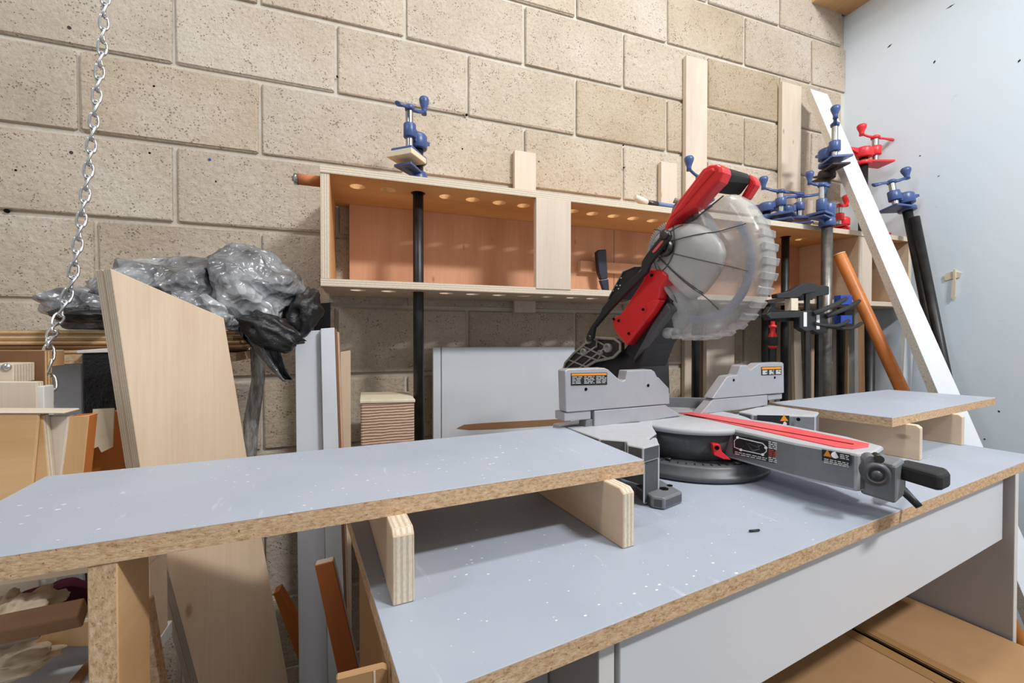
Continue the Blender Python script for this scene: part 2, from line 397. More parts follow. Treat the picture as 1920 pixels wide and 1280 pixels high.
# ================================================================ work bench
TZ = 0.88; TH = 0.018
A = math.radians(7.6); ex = V((math.cos(A), math.sin(A), 0)); ey = V((-math.sin(A), math.cos(A), 0))
FL = V((0.4685, -1.031, TZ))                       # front left corner of the top
TL, TD = 1.258, 0.57
def T(a, b, z=0.0): return FL + ex*a + ey*b + V((0, 0, z))
bench = root('work_bench', T(TL/2, TD/2, -TZ), 'grey topped white bench with raw chipboard edges under the mitre saw', 'workbench')
def topped(name, q_, par):               # chipboard core with a thin white-edged grey sheet on top
    lam = 0.0013
    core = slab(name, [p_-V((0, 0, bt)) for p_ in q_], bt-lam, 'particle', 'particle', par, V((0, 0, bt-lam)), 0.0, xdir=ex)
    slab('laminate_sheet', [p_-V((0, 0, lam)) for p_ in q_], lam, 'laminate', 'white_edge', core, V((0, 0, lam)), 0.0003, xdir=ex)
bt = 0.018
topped('bench_top', [T(0, 0), T(TL, 0), T(TL, TD), T(0, TD)], bench)
fa = onp(1162, 1250, T(0, 0.012), ey); AL = (fa-FL).dot(ex)
slab('apron', [T(AL, 0.012, -TH), T(1.12, 0.012, -TH), T(1.12, 0.012, -0.142), T(AL, 0.012, -0.142)], 0.016, 'white_melamine', 'white_edge', bench, ey*0.016)
slab('leg_panel', [T(1.135, 0.0, -TH), T(1.135, TD-0.02, -TH), T(1.135, TD-0.02, -TZ), T(1.135, 0.0, -TZ)], 0.018, 'grey_panel', 'white_edge', bench, ex*0.018)
slab('leg_panel', [T(0.012, 0.012, -TH), T(0.012, 0.315, -TH), T(0.012, 0.315, -TZ), T(0.012, 0.012, -TZ)], 0.018, 'cardboard', 'particle', bench, ex*0.018)
slab('cabinet_side', [T(AL-0.022, 0.014, -TH), T(AL-0.022, TD-0.05, -TH), T(AL-0.022, TD-0.05, -TZ), T(AL-0.022, 0.014, -TZ)], 0.018, 'grey_panel', 'white_edge', bench, ex*0.018)
slab('cabinet_front', [T(0.04, 0.09, -0.03), T(AL-0.025, 0.09, -0.03), T(AL-0.025, 0.09, -0.6), T(0.04, 0.09, -0.6)], 0.016, 'grey_panel', 'white_edge', bench, ey*0.016)
# off-cut of pencil lead and crumpled foil on the bench
p = onz(1415, 994, TZ+0.002)
tag(MB().cyl(p-ex*0.007+ey*0.002, p+ex*0.006-ey*0.002, 0.0014, 6).build('black_splinter', 'black_plastic'), 'tiny black splinter lying alone on the grey bench top', 'splinter')

# ---------------------------------------------------------------- saw extension table, left
EZ = TZ+0.085; bt = 0.018
q = [V((0.776, -0.866, EZ)), V((0.768, -0.655, EZ)), V((0.113, -0.697, EZ)), V((0.135, -0.915, EZ))]
t1 = root('extension_table', (0.6, -0.78, TZ), 'long grey extension board on plywood blocks left of the mitre saw', 'extension table', 'saw extension tables')
topped('board', q, t1)
def block_support(par, a, b, th, mat='ply', z0=TZ, z1=EZ-bt, clip=0.006):
    """upright plywood strip on edge from a (front) to b (back), top front corner eased"""
    a, b = V(a), V(b); d = (b-a); L = d.length; u = d/L; s_ = V((u.y, -u.x, 0))*th
    z0 += 0.0003
    pts = [a+V((0, 0, z0)), b+V((0, 0, z0)), b+V((0, 0, z1)), a+u*clip+V((0, 0, z1)), a+V((0, 0, z1-clip*0.8))]
    return slab('support', pts, th, mat, 'plyedge', par, s_, 0.0008)
block_support(t1, (0.4675, -0.924, 0), (0.448, -0.70, 0), 0.019)
block_support(t1, (0.719, -0.905, 0), (0.692, -0.68, 0), 0.0165)
slab('upright', [V((0.2465, -0.905, EZ-bt)), V((0.2435, -0.845, EZ-bt)), V((0.2435, -0.845, 0.001)), V((0.2465, -0.905, 0.001))], 0.018, 'oak', 'particle', t1, V((0.018, 0.0009, 0)))
# ---------------------------------------------------------------- right
q = [V((1.392, -0.794, EZ)), V((1.951, -0.710, EZ)), V((1.883, -0.515, EZ)), V((1.334, -0.58, EZ))]
t2 = root('extension_table', (1.6, -0.66, TZ), 'short grey extension board on plywood blocks right of the mitre saw', 'extension table', 'saw extension tables')
topped('board', q, t2)
s1 = onz(1735, 862, TZ); s2 = onz(1812, 834, TZ)
block_support(t2, (s1.x-0.017, s1.y, 0), (s1.x-0.075, s1.y+0.21, 0), 0.017)
block_support(t2, (s2.x-0.017, s2.y, 0), (s2.x-0.05, s2.y+0.17, 0), 0.017)

# ================================================================ clamp rack on the wall
RF, RB_ = -0.26, 0.0                       # front and back of the rack
Z0, Z1, ST = 1.233, 1.488, 0.017
XL, XE = 0.358, 2.478
rack = root('clamp_rack', ((XL+XE)/2, -0.13, Z0), 'long open plywood wall rack with round holes for pipe clamps', 'rack')
holes = [(0.437, -.19), (0.510, -.19), (0.584, -.19), (0.657, -.188), (0.729, -.187), (0.805, -.186), (0.878, -.184), (0.951, -.184), (1.033, -.183), (1.102, -.180), (1.176, -.179),
         (1.249, -.177), (1.323, -.176), (1.40, -.174), (1.475, -.172), (1.55, -.17), (1.63, -.168), (1.71, -.166), (1.79, -.164),
         (1.865, -.160), (1.945, -.158), (2.025, -.146), (2.095, -.149), (2.165, -.15), (2.235, -.15), (2.37, -.155)]
CLAMP_AT = {'hid': (1306, -.165), 'c1': (1437, -.158), 'c2': (1473, -.156), 'tall': (1549, -.19), 'redlow': (1579, -.150), 'redtall': (1618, -.152)}
CLAMP_X = {k: ony(px, 400, y).x for k, (px, y) in CLAMP_AT.items()}
holes = [h for h in holes if all(abs(h[0]-x) > 0.042 for x in CLAMP_X.values())]+[(CLAMP_X[k], CLAMP_AT[k][1]) for k in CLAMP_AT]
holes.sort()
def holed_shelf(z, name):
    b = MB(); y0, y1 = -0.225, -0.105; z2 = z+ST
    def quadbox(xa, xb, ya, yb): b.box(((xa+xb)/2, (ya+yb)/2, z+ST/2), (xb-xa, yb-ya, ST))
    quadbox(XL, XE, RF, y0); quadbox(XL, XE, y1, RB_-0.002)
    edges = [XL]+[(holes[i][0]+holes[i+1][0])/2 for i in range(len(holes)-1)]+[XE]
    n = 24
    for i, (hx, hy) in enumerate(holes):
        xa, xb = edges[i], edges[i+1]; ring = []; sq = []
        for k in range(n):
            a = 2*math.pi*k/n; c, s = math.cos(a), math.sin(a)
            ring.append((hx+0.0185*c, hy+0.0185*s))
            tx = ((xb-hx)/c if c > 1e-6 else ((xa-hx)/c if c < -1e-6 else 1e9)); ty = ((y1-hy)/s if s > 1e-6 else ((y0-hy)/s if s < -1e-6 else 1e9))
            t = min(tx, ty); sq.append((hx+t*c, hy+t*s))
        corners = [(xb, y1), (xa, y1), (xa, y0), (xb, y0)]
        vs = [(x, y, zz) for zz in (z, z2) for x, y in ring+sq]
        fs = []
        for k in range(n):
            j = (k+1) % n
            for o_, fl in ((0, 1), (2*n, 0)):
                f = [o_+k, o_+j, o_+n+j, o_+n+k]; fs.append(f if not fl else f[::-1])
            fs.append([k, 2*n+k, 2*n+j, j])
        b.add(vs, fs, 0)
        for cx_, cy_ in corners:                 # fill the triangle to each corner of the cell
            k = min(range(n), key=lambda q_: -1e9 if False else abs((math.atan2(cy_-hy, cx_-hx)-2*math.pi*q_/n+math.pi) % (2*math.pi)-math.pi))
            an = math.atan2(cy_-hy, cx_-hx) % (2*math.pi); k = int(an/(2*math.pi/n)) % n; j = (k+1) % n
            for zz in (z, z2): b.add([(sq[k][0], sq[k][1], zz), (cx_, cy_, zz), (sq[j][0], sq[j][1], zz)], [(0, 1, 2)], 0)
    o = b.build(name, ['ply_gold' if z > 1.4 else 'ply'], rack, Matrix.Translation(((XL+XE)/2, -0.13, z+ST/2)))
    return o
holed_shelf(Z1, 'shelf'); holed_shelf(Z0, 'shelf')
def strip(name, x0, x1, z0, z1, y0, y1, face, edge, par=rack):      # upright board facing the room, grain upright
    return slab(name, [V((x0, y0, z0)), V((x0, y0, z1)), V((x1, y0, z1)), V((x1, y0, z0))], y1-y0, face, edge, par, V((0, y1-y0, 0)))
# edging strips that show the plies along the shelf fronts
for z in (Z0, Z1):
    M = frame(((XL+XE)/2, RF-0.001, z+ST/2), (1, 0, 0), (0, 0, 1))
    MB().box(((XL+XE)/2, RF-0.001, z+ST/2), (XE-XL, 0.002, ST)).build('front_edge', ['plyedge'], rack, M)
slab('side_panel', [V((XL, RF, Z0+ST)), V((XL, -0.003, Z0+ST)), V((XL, -0.003, Z1)), V((XL, RF, Z1))], 0.02, 'ply_gold', 'plyedge', rack, V((0.02, 0, 0)))
slab('side_panel', [V((XE-0.018, RF, Z0+ST)), V((XE-0.018, -0.003, Z0+ST)), V((XE-0.018, -0.003, Z1)), V((XE-0.018, RF, Z1))], 0.018, 'ply', 'plyedge', rack, V((0.018, 0, 0)))
slab('divider', [V((2.167, RF, Z0+ST)), V((2.167, -0.02, Z0+ST)), V((2.167, -0.02, Z1)), V((2.167, RF, Z1))], 0.018, 'ply', 'plyedge', rack, V((0.018, 0, 0)))
strip('front_plate', 2.188, 2.245, Z0+ST, Z1, RF+0.001, RF+0.018, 'maple', 'plyedge')
strip('front_plate', 0.883, 0.986, Z0+ST-0.004, Z1, RF-0.004, RF+0.014, 'maple', 'plyedge')
strip('back_panel', 0.414, 1.27, Z0+ST, Z1, -0.036, -0.024, 'ply_shaded_red', 'plyedge')  # back panels and inner rail carry the warm interior shade as colour
strip('back_panel', 1.272, 2.165, Z0+ST, Z1, -0.036, -0.024, 'ply_shaded_red', 'plyedge')
strip('back_panel', 2.187, 2.46, Z0+ST, Z1, -0.036, -0.024, 'ply_shaded_red', 'plyedge')
strip('inner_rail', 1.13, 1.60, 1.335, 1.37, -0.056, -0.036, 'ply_shaded_red', 'plyedge')
# wall battens the rack is screwed to
def batten(px0, px1, ptop, zbot, label, y0=-0.022, y1=-0.0035, mat='maple', edge='plyedge', cat='batten', grp='upright wooden strips on the block wall', pbot=None):
    a = ony(px0, ptop, y0); b_ = ony(px1, ptop, y0)
    if pbot: zbot = ony(px0, pbot, y0).z
    return tag(slab('wall_batten', [V((a.x, y0, zbot)), V((a.x, y0, a.z)), V((b_.x, y0, a.z)), V((b_.x, y0, zbot))], 0.018, mat, edge, None, V((0, y1-y0, 0))), label, cat, grp)
batten(965, 1005, 281, 1.196, 'short pale batten standing above the rack near the blue pipe clamp')
batten(1240, 1270, 302, 1.18, 'short pale batten above the rack just left of the saw handle')
batten(1287, 1327, 103, 0.35, 'tallest pale board on the block wall rising behind the saw handle', y0=-0.0215)
batten(1467, 1503, 152, 0.35, 'tall pale board with knots between the saw and the room corner', y0=-0.0215)
batten(1514, 1524, 374, 1.18, 'narrowest low batten above the rack beside the tall grey pipe clamp')
tag(slab('loose_board', [V((1.655, -0.062, 0.3)), V((1.655, -0.062, 1.205)), V((1.79, -0.062, 1.205)), V((1.79, -0.062, 0.3))], 0.018, 'maple', 'plyedge', None, V((0, 0.018, 0))),
    'wide pale board hanging under the rack behind the saw', 'board')

# ================================================================ mitre saw
P1 = V((1.044, -0.623, EZ)); BN = V((0.971, 0.24, 0)).normalized(); BD = V((0.24, -0.971, 0)).normalized(); ZV = V((0, 0, 1))
def hp(x, y, off): return onp(x, y, P1+BN*off, BN)
def hps(pts, off): return [hp(x, y, off) for x, y in pts]
saw = root('mitre_saw', (P1.x, P1.y, TZ), 'red black and grey mitre saw with clear round guard raised', 'mitre saw')
def hpart(name, pts, off, th, mat, bevel=0.002, parent=None, seg=2):
    return MB().prism(hps(pts, off), BN*th).build(name, mat, parent or saw, None, bevel, seg)
def ztop(name, pts, z, h, mats, bevel=0.002, parent=None):
    return MB().prism([onz(x, y, z) for x, y in pts], (0, 0, -h), 0, 1).build(name, mats, parent or saw, None, bevel, 2)
# --- base
bs = TZ+0.0005
ztop('base_wing', [(1062, 800), (1115, 797), (1222, 789), (1224, 800), (1231, 811), (1216, 822), (1237, 831), (1206, 839), (1176, 833), (1174, 826), (1124, 822)], EZ, 0.022, ['saw_top', 'saw_dark'])
MB().prism([onz(x, y, EZ-0.004) for x, y in [(1206, 842), (1237, 834), (1232, 818), (1204, 822)]], (0, 0, -(EZ-0.004-bs)), 0, 1).build('base_post', ['saw_top', 'saw_dark'], saw, None, 0.004)
MB().prism([onz(x, y, EZ-0.012) for x, y in [(1142, 830), (1180, 840), (1206, 846), (1190, 820), (1126, 812)]], (0, 0, -0.05)).build('base_wall', 'saw_dark', saw, None, 0.002)
MB().prism([onz(x, y, EZ-0.001) for x, y in [(1050, 797.5), (1066, 796), (1096, 792), (1088, 787), (1036, 793)]], (0, 0, -0.02)).build('corner_bracket', 'saw_alu', saw, None, 0.002)
foot = MB().prism([onz(x, y, TZ+0.017) for x, y in [(1190, 908), (1238, 898), (1280, 921), (1246, 934), (1222, 930)]], (0, 0, -0.0165), 0, 1).build('foot', ['saw_grey', 'saw_dark'], saw, None, 0.003)
for hx, hy, hr in ((1245, 916, 0.007), (1256, 910, 0.0045)):
    c = onz(hx, hy, TZ+0.0172); MB().cyl(c, c+ZV*0.0006, hr, 6).build('bolt_hole', 'hole_black', foot)
wing = MB().prism([onz(x, y, EZ-0.001) for x, y in [(1384, 771), (1440, 758), (1536, 772), (1530, 779), (1410, 776)]], (0, 0, -0.075), 0, 1).build('base_wing', ['saw_top', 'saw_grey'], saw, None, 0.003)
wa, wb = onz(1410, 776, EZ), onz(1530, 779, EZ); wn = (wb-wa).cross(ZV).normalized()
def onwing(x, y, o_=0.0012): return onp(x, y, wa+wn*o_, wn)
MB().prism([onwing(x, y) for x, y in [(1420, 778), (1480, 779), (1480, 801), (1420, 800)]], wn*-0.001).build('warning_label', 'label_black', wing)
MB().prism([onwing(x, y, .0018) for x, y in [(1463, 789), (1470, 777), (1478, 789)]], wn*-0.001).build('warning_triangle', 'label_orange', wing)
MB().cyl(onwing(1470.5, 794, .0012), onwing(1470.5, 794, .002), 0.0042, 16).build('eye_symbol', 'label_white', wing)
MB().cyl(onwing(1497, 786, .000), onwing(1497, 786, .0015), 0.0035, 10).build('bolt_hole', 'hole_black', wing)
# --- turntable
TC = V((1.035, -0.650, EZ))
Mt = Matrix.Translation((TC.x, TC.y, 0))
MB().lathe([(0.108, EZ-0.012), (0.116, EZ-0.011), (0.116, EZ-0.004), (0.113, EZ-0.001), (0.0, EZ-0.001)], Mt, 64, caps=False).build('turntable', 'saw_top', saw)
MB().lathe([(0.090, EZ-0.062), (0.098, EZ-0.055), (0.109, EZ-0.011), (0.02, EZ-0.0105)], Mt, 64, caps=False).build('turntable_skirt', 'saw_dark', saw)
ring = MB().lathe([(0.08, bs+0.024), (0.126, bs+0.026), (0.132, bs+0.022), (0.132, bs+0.012), (0.141, bs+0.011), (0.141, bs+0.003), (0.136, bs), (0.08, bs)], Mt, 72, caps=False).build('mitre_scale', 'saw_dark', saw)
for k in range(26):
    a = math.radians(-175+k*6.2); d = V((math.cos(a), math.sin(a), 0)); c = V((TC.x, TC.y, bs+0.0265))+d*0.121
    MB().box((0, 0, 0), (0.007, 0.0016, 0.001), frame(c, d, ZV)).build('tick_mark', 'label_black', ring)
for px, py in ((1253, 861), (1382, 869)):
    c = onz(px, py, bs+0.0268); MB().cyl(c, c+ZV*0.003, 0.005, 10).build('scale_screw', 'dark_steel', ring)
# --- front arm
E1, E2 = onz(1372, 803, EZ), onz(1609, 850, EZ)
arm = MB().prism([onz(x, y, EZ-0.0012) for x, y in [(1352, 800), (1372, 803), (1490, 829), (1609, 850), (1642, 847), (1658, 836), (1590, 818), (1450, 791), (1380, 782), (1340, 785)]], (0, 0, -0.052), 0, 1).build('mitre_arm', ['saw_top', 'saw_grey'], saw, None, 0.004)
an = (E2-E1).cross(ZV).normalized()
if an.dot(CAM-E1) < 0: an = -an
def onarm(x, y, o_=0.0006): return onp(x, y, E1+an*o_, an)
def armpoly(name, pts, mat, o_=0.0012, par=None):
    return MB().prism([onarm(x, y, o_) for x, y in pts], an*-0.0008).build(name, mat, par or arm)
lab = armpoly('instruction_label', [(1374, 815), (1490, 836), (1490, 868), (1481, 875), (1374, 850)], 'label_black')
def dash_rows(par, x0, y0, x1, sl, rows, dy, mat, hgt, o_, fn, seed, words=3):
    rn = random.Random(seed); b = MB()
    for r_ in range(rows):
        x = x0
        while x < x1-2:
            w = min(rn.uniform(4, 10), x1-x); yy = y0+r_*dy
            q_ = [(x, yy+(x-x0)*sl), (x+w, yy+(x+w-x0)*sl), (x+w, yy+(x+w-x0)*sl+hgt), (x, yy+(x-x0)*sl+hgt)]
            n_ = (fn(*q_[1], 0)-fn(*q_[0], 0)).cross(fn(*q_[3], 0)-fn(*q_[0], 0)).normalized()
            b.add([fn(a_, b_, o_) for a_, b_ in q_], [(0, 1, 2, 3)]); x += w+rn.uniform(1.2, 2.4)
    return b.build('print', mat, par)
dash_rows(lab, 1441, 827, 1486, 0.19, 4, 3.6, 'label_white', 2.0, 0.0014, onarm, 1)
dash_rows(lab, 1441, 842, 1470, 0.19, 4, 3.4, 'label_red', 1.8, 0.0014, onarm, 2)
dash_rows(lab, 1441, 856, 1482, 0.19, 3, 3.4, 'label_white', 1.6, 0.0014, onarm, 3)
dash_rows(lab, 1378, 846, 1438, 0.21, 2, 3.4, 'label_white', 1.4, 0.0014, onarm, 4)
b = MB()
pl_ = [(1383, 820), (1430, 831), (1437, 838), (1437, 846), (1430, 852), (1389, 843), (1377, 838), (1377, 826)]
b.tube([onarm(x, y, 0.0014) for x, y in pl_], 0.0008, 6, closed=True)
for x, y in ((1383, 820), (1389, 843), (1430, 852), (1436, 839)): b.cyl(onarm(x, y, 0.0012), onarm(x, y, 0.0024), 0.0022, 10)
b.build('print', 'label_white', lab)
b = MB()
for s_ in ([(1392, 838), (1404, 831), (1420, 838), (1427, 834)], [(1398, 829), (1412, 844), (1424, 842)], [(1408, 828), (1420, 830), (1424, 842), (1412, 846), (1404, 838)]):
    b.tube([onarm(x, y, 0.0012) for x, y in s_], 0.0005, 5)
b.build('print', 'grey_pipe', lab)
lab2 = armpoly('warning_label', [(1541, 842), (1594, 852), (1594, 873), (1541, 863)], 'label_black')
armpoly('warning_triangle', [(1544, 854), (1551, 843), (1559, 857)], 'label_orange', 0.0018, lab2)
MB().cyl(onarm(1566, 853, .001), onarm(1566, 853, .0022), 0.0045, 16).build('eye_symbol', 'label_white', lab2)
dash_rows(lab2, 1575, 851, 1592, 0.19, 3, 3.2, 'label_white', 1.6, 0.0016, onarm, 5)
dash_rows(lab2, 1545, 859, 1591, 0.19, 3, 3.2, 'label_white', 1.5, 0.0016, onarm, 6)
MB().prism([onz(x, y, EZ+0.0005) for x, y in [(1272, 773), (1309, 772), (1480, 800), (1630, 831), (1628, 836), (1600, 840), (1565, 836), (1400, 800)]], (0, 0, -0.002)).build('throat_insert', 'insert_red', saw, None, 0.0004, 1)
MB().prism([onz(x, y, EZ+0.0009) for x, y in [(1282, 776), (1288, 776), (1601, 831.5), (1600, 833)]], (0, 0, -0.001)).build('kerf_slot', 'kerf_dark', saw)
# detent block, knob, handle and lever at the front of the arm
blk = MB().prism([onz(x, y, EZ-0.008) for x, y in [(1612, 856), (1642, 846), (1697, 860), (1680, 872)]], (0, 0, -0.05)).build('detent_block', 'saw_grey', saw, None, 0.004)
kd = (an*0.85+BD*0.5).normalized(); kc = onarm(1639, 885, 0.004)
knob = MB().lathe([(0.0135, -0.012), (0.0150, 0.0), (0.0150, 0.010), (0.0125, 0.013), (0.0085, 0.0135), (0.0085, 0.011), (0.0055, 0.011), (0.0055, 0.014), (0.0, 0.014)], frame(kc, ZV, kd), 28, caps=False).build('detent_knob', 'saw_dark', saw)
kc2 = onarm(1631, 862, 0.002); MB().cyl(kc2-kd*0.01, kc2+kd*0.010, 0.008, 16).build('adjuster', 'saw_grey', saw, None, 0.001)
kc3 = onarm(1646, 858, 0.004); MB().cyl(kc3-kd*0.01, kc3+kd*0.008, 0.005, 12).build('adjuster', 'dark_steel', saw)
MB().prism([onz(x, y, EZ-0.013) for x, y in [(1677, 868), (1697, 860), (1776, 877), (1782, 884), (1768, 890), (1757, 890)]], (0, 0, -0.020)).build('arm_handle', 'black_rubber', saw, None, 0.004)
MB().tube([onz(1676, 905, TZ+0.03), onz(1692, 918, TZ+0.026), onz(1708, 934, TZ+0.018), onz(1724, 950, TZ+0.010)], [0.006, 0.006, 0.005, 0.0045], 10, flat=0.6).build('lock_lever', 'black_plastic', saw)
MB().prism([onz(x, y, TZ+0.036) for x, y in [(1680, 892), (1698, 886), (1698, 898), (1682, 906)]], (0, 0, -0.014)).build('lever_bracket', 'black_plastic', saw, None, 0.001)
# red mitre pointer on the skirt
pn = (CAM-TC); pn.z = 0; pn.normalize(); pn = (pn+V((0.35, 0.1, 0))).normalized(); pp = V((TC.x, TC.y, 0))+pn*0.118
MB().prism([onp(x, y, pp, pn) for x, y in [(1336, 832), (1350, 833), (1354, 847), (1371, 862), (1357, 861), (1339, 853)]], pn*-0.012).build('mitre_pointer', 'saw_red', saw, None, 0.001)
c = onp(1344, 839, pp+pn*0.0005, pn); MB().cyl(c, c+pn*0.002, 0.0035, 10).build('pointer_screw', 'hole_black', saw)
# --- fence
F1 = onz(1115, 799, EZ); F2 = onz(1276.7, 780, EZ); fd = (F2-F1).normalized(); fn_ = V((fd.y, -fd.x, 0))
def z7(p_): return [(1040+.2344*x, 560+.2344*y) for x, y in p_]
def onf(x, y, o_=0.0): return onp(x, y, F1+fn_*o_, fn_)
def fence(name, pts, mat, th=0.016, off=0.0, bevel=0.0015, par=None):
    return MB().prism([onf(x, y, off) for x, y in z7(pts)], fn_*-th).build(name, mat, par or saw, None, bevel, 2)
fl = fence('fence_upper', [(82, 578), (105, 562), (400, 553), (430, 566), (520, 648), (545, 658), (566, 648), (574, 610), (580, 574), (775, 566), (800, 582), (820, 625), (835, 632), (915, 715), (920, 840), (100, 908), (92, 900)], 'saw_alu', 0.022, 0.001)
fence('fence_end', [(78, 912), (290, 893), (290, 962), (80, 980)], 'saw_alu', 0.03, -0.002)
fence('fence_lower', [(318, 895), (885, 848), (1015, 935), (690, 985), (320, 1022)], 'saw_alu', 0.02, 0.0)
fence('fence_stay', [(250, 965), (318, 960), (320, 1030), (245, 1030)], 'saw_grey', 0.02, -0.004)
fr = fence('fence_upper', [(1262, 797), (1380, 626), (1395, 617), (1460, 610), (1487, 538), (1495, 532), (1540, 530), (1566, 568), (1640, 516), (1820, 508), (1833, 518), (1836, 752), (1280, 800)], 'saw_alu', 0.022, 0.001)
fence('fence_lower', [(1165, 922), (1272, 803), (1705, 768), (1705, 850), (1460, 893)], 'saw_alu', 0.02, 0.0)
fence('fence_end', [(1705, 768), (1820, 758), (1820, 800), (1708, 812)], 'saw_alu', 0.03, -0.004)
MB().prism([onf(x, y, -0.10) for x, y in z7([(915, 788), (1240, 795), (1170, 905), (1000, 903), (880, 860)])], fn_*-0.01).build('rear_casting', 'saw_grey', saw, None, 0.001)
def flabel(par, x0, y0, x1, y1, dyr):
    P = [(x0, y0), (x1, y0-dyr), (x1, y1-dyr), (x0, y1)]
    l_ = MB().prism([onf(x, y, 0.0018) for x, y in z7(P)], fn_*-0.0008).build('warning_label', 'label_black', par)
    P = [(x0+4, y0+4), (x1-4, y0-dyr+4), (x1-4, y0-dyr+20), (x0+4, y0+20)]
    MB().prism([onf(x, y, 0.0022) for x, y in z7(P)], fn_*-0.0006).build('label_header', 'label_orange', l_)
    w = (x1-x0)/3.0
    for k in range(3):
        xx = 1040+.2344*(x0+8+k*w); yy = 560+.2344*(y0+28-dyr*k/3)
        dash_rows(l_, xx, yy, xx+.2344*(w-14), -dyr/(x1-x0), 5, .2344*(y1-y0-30)/5.4, 'label_white', 1.0, 0.0024, onf, 20+k)
flabel(fl, 132, 596, 420, 694, 7); flabel(fr, 1655, 545, 1815, 612, 5)
for par, hx, hy in ((fl, 250, 723), (fl, 748, 693), (fr, 1432, 650), (fr, 1760, 630)):
    x, y = z7([(hx, hy)])[0]; c = onf(x, y, 0.0012); MB().cyl(c, c+fn_*0.0006, 0.0028, 12).build('fence_hole', 'hole_black', par)
# --- rear support with ribbed casting
hpart('rear_support', [(1050, 735), (1050, 705), (1053, 690), (1062, 676), (1078, 660), (1100, 648), (1150, 665), (1170, 655), (1198, 675), (1200, 745), (1058, 765)], -0.045, 0.10, 'black_plastic', 0.004)
cast = hpart('ribbed_casting', [(1056, 700), (1061, 680), (1076, 662), (1094, 648), (1106, 632), (1152, 635), (1163, 643), (1163, 657), (1150, 670), (1117, 677), (1098, 688), (1092, 700)], -0.060, 0.014, 'dark_iron', 0.001)
b = MB()
def hl(b_, pts, off, r): b_.tube(hps(pts, off), r, 6)
hl(b, [(1054, 704), (1060, 680), (1076, 662), (1094, 648), (1106, 633), (1152, 635), (1163, 643), (1163, 657), (1150, 670), (1117, 677), (1098, 688), (1092, 702)], -0.063, 0.0032)
for s_ in ([(1066, 674), (1105, 690)], [(1080, 660), (1122, 676)], [(1094, 649), (1140, 672)], [(1112, 634), (1138, 650)], [(1062, 690), (1090, 668), (1120, 648)], [(1078, 697), (1108, 672), (1135, 652)], [(1120, 676), (1130, 660)], [(1120, 634), (1118, 652)]):
    hl(b, s_, -0.062, 0.0022)
b.build('casting_ribs', 'cast_alu', cast)
for x, y, r_ in ((1105.5, 638, 0.0085), (1097, 660, 0.009), (1142, 652, 0.010), (1128, 661, 0.006)):
    c = hp(x, y, -0.060); o_ = MB().lathe([(r_, 0), (r_, 0.008), (r_*0.55, 0.0082), (r_*0.55, 0.004), (0, 0.004)], frame(c, ZV, -BN), 18, caps=False).build('pivot_boss', 'cast_alu', cast)
# --- head
hpart('gear_body', [(1172, 652), (1236, 562), (1240, 540), (1256, 545), (1262, 578), (1214, 645), (1198, 690), (1176, 690), (1150, 680)], -0.045, 0.09, 'black_plastic', 0.004)
hpart('body_sheen', [(1183, 680), (1224, 603), (1250, 566), (1259, 580), (1213, 641)], -0.056, 0.02, 'saw_dark', 0.003)  # grey sheen of the black body, built as a lighter strip
red = hpart('motor_housing', [(1210, 505), (1220, 503), (1243, 508), (1252, 516), (1240, 537), (1236, 558), (1220, 588), (1174, 648), (1152, 621), (1147, 604), (1150, 595), (1162, 590), (1175, 571), (1205, 525)], -0.068, 0.065, 'saw_red', 0.004)
hpart('housing_boss', [(1209, 568), (1226, 561), (1237, 562), (1222, 586), (1206, 605), (1212, 580)], -0.074, 0.02, 'saw_red', 0.003, red)
for x, y in ((1222, 516), (1206, 580), (1179, 625), (1160, 601), (1151, 598)):
    c = hp(x, y, -0.0752 if x == 1206 else -0.069); MB().cyl(c, c-BN*0.0012, 0.003, 10).build('housing_screw', 'hole_black', red)
rail = hpart('rear_handle', [(1137, 565), (1143, 550), (1167, 508), (1190, 498), (1202, 498), (1205, 504), (1190, 521), (1157, 560)], -0.062, 0.05, 'black_plastic', 0.003)
b = MB(); hl(b, [(1139, 562), (1146, 549), (1168, 509), (1190, 499.5), (1202, 499.5)], -0.064, 0.0014); b.build('handle_rim', 'cast_alu', rail)
b = MB(); hl(b, [(1140, 563), (1158, 556), (1190, 520), (1203, 505)], -0.064, 0.0012); b.build('handle_rim', 'cast_alu', rail)
for x, y in ((1165, 521), (1150, 545), (1157, 535), (1163, 535), (1160, 541)):
    c = hp(x, y, -0.0625); MB().cyl(c, c-BN*0.001, 0.0016, 8).build('speck', 'label_white', rail)
link = hpart('guard_link', [(1238, 442), (1237, 436), (1241, 431), (1247, 429.5), (1253, 433), (1255.5, 440), (1252, 449), (1244, 459), (1229, 479), (1216, 496), (1211, 511), (1181, 541), (1142, 581), (1113, 615), (1110, 634), (1105, 638), (1100, 634), (1100, 627), (1109, 610), (1124, 590), (1129, 577), (1140, 563), (1201, 506), (1203, 490), (1212, 476)], -0.088, 0.010, 'black_plastic', 0.0015)
MB().prism(hps([(1223, 471), (1239, 452), (1244, 450), (1243, 454), (1228, 472), (1224, 474)], -0.0885), BN*0.001).build('link_slot', 'insert_red', link)
c = hp(1246, 440, -0.0885); MB().lathe([(0.008, 0), (0.008, 0.004), (0.0045, 0.0045), (0.0, 0.0045)], frame(c, ZV, -BN), 16, caps=False).build('link_bolt', 'dark_steel', link)
c = hp(1105.5, 634, -0.0885); MB().lathe([(0.0075, 0), (0.0075, 0.004), (0.004, 0.0045), (0.0, 0.0045)], frame(c, ZV, -BN), 16, caps=False).build('link_bolt', 'dark_steel', link)
hpart('gear_plate', [(1215, 503), (1240, 476), (1252, 470), (1256, 512), (1245, 511), (1230, 505)], -0.050, 0.03, 'saw_grey', 0.001)
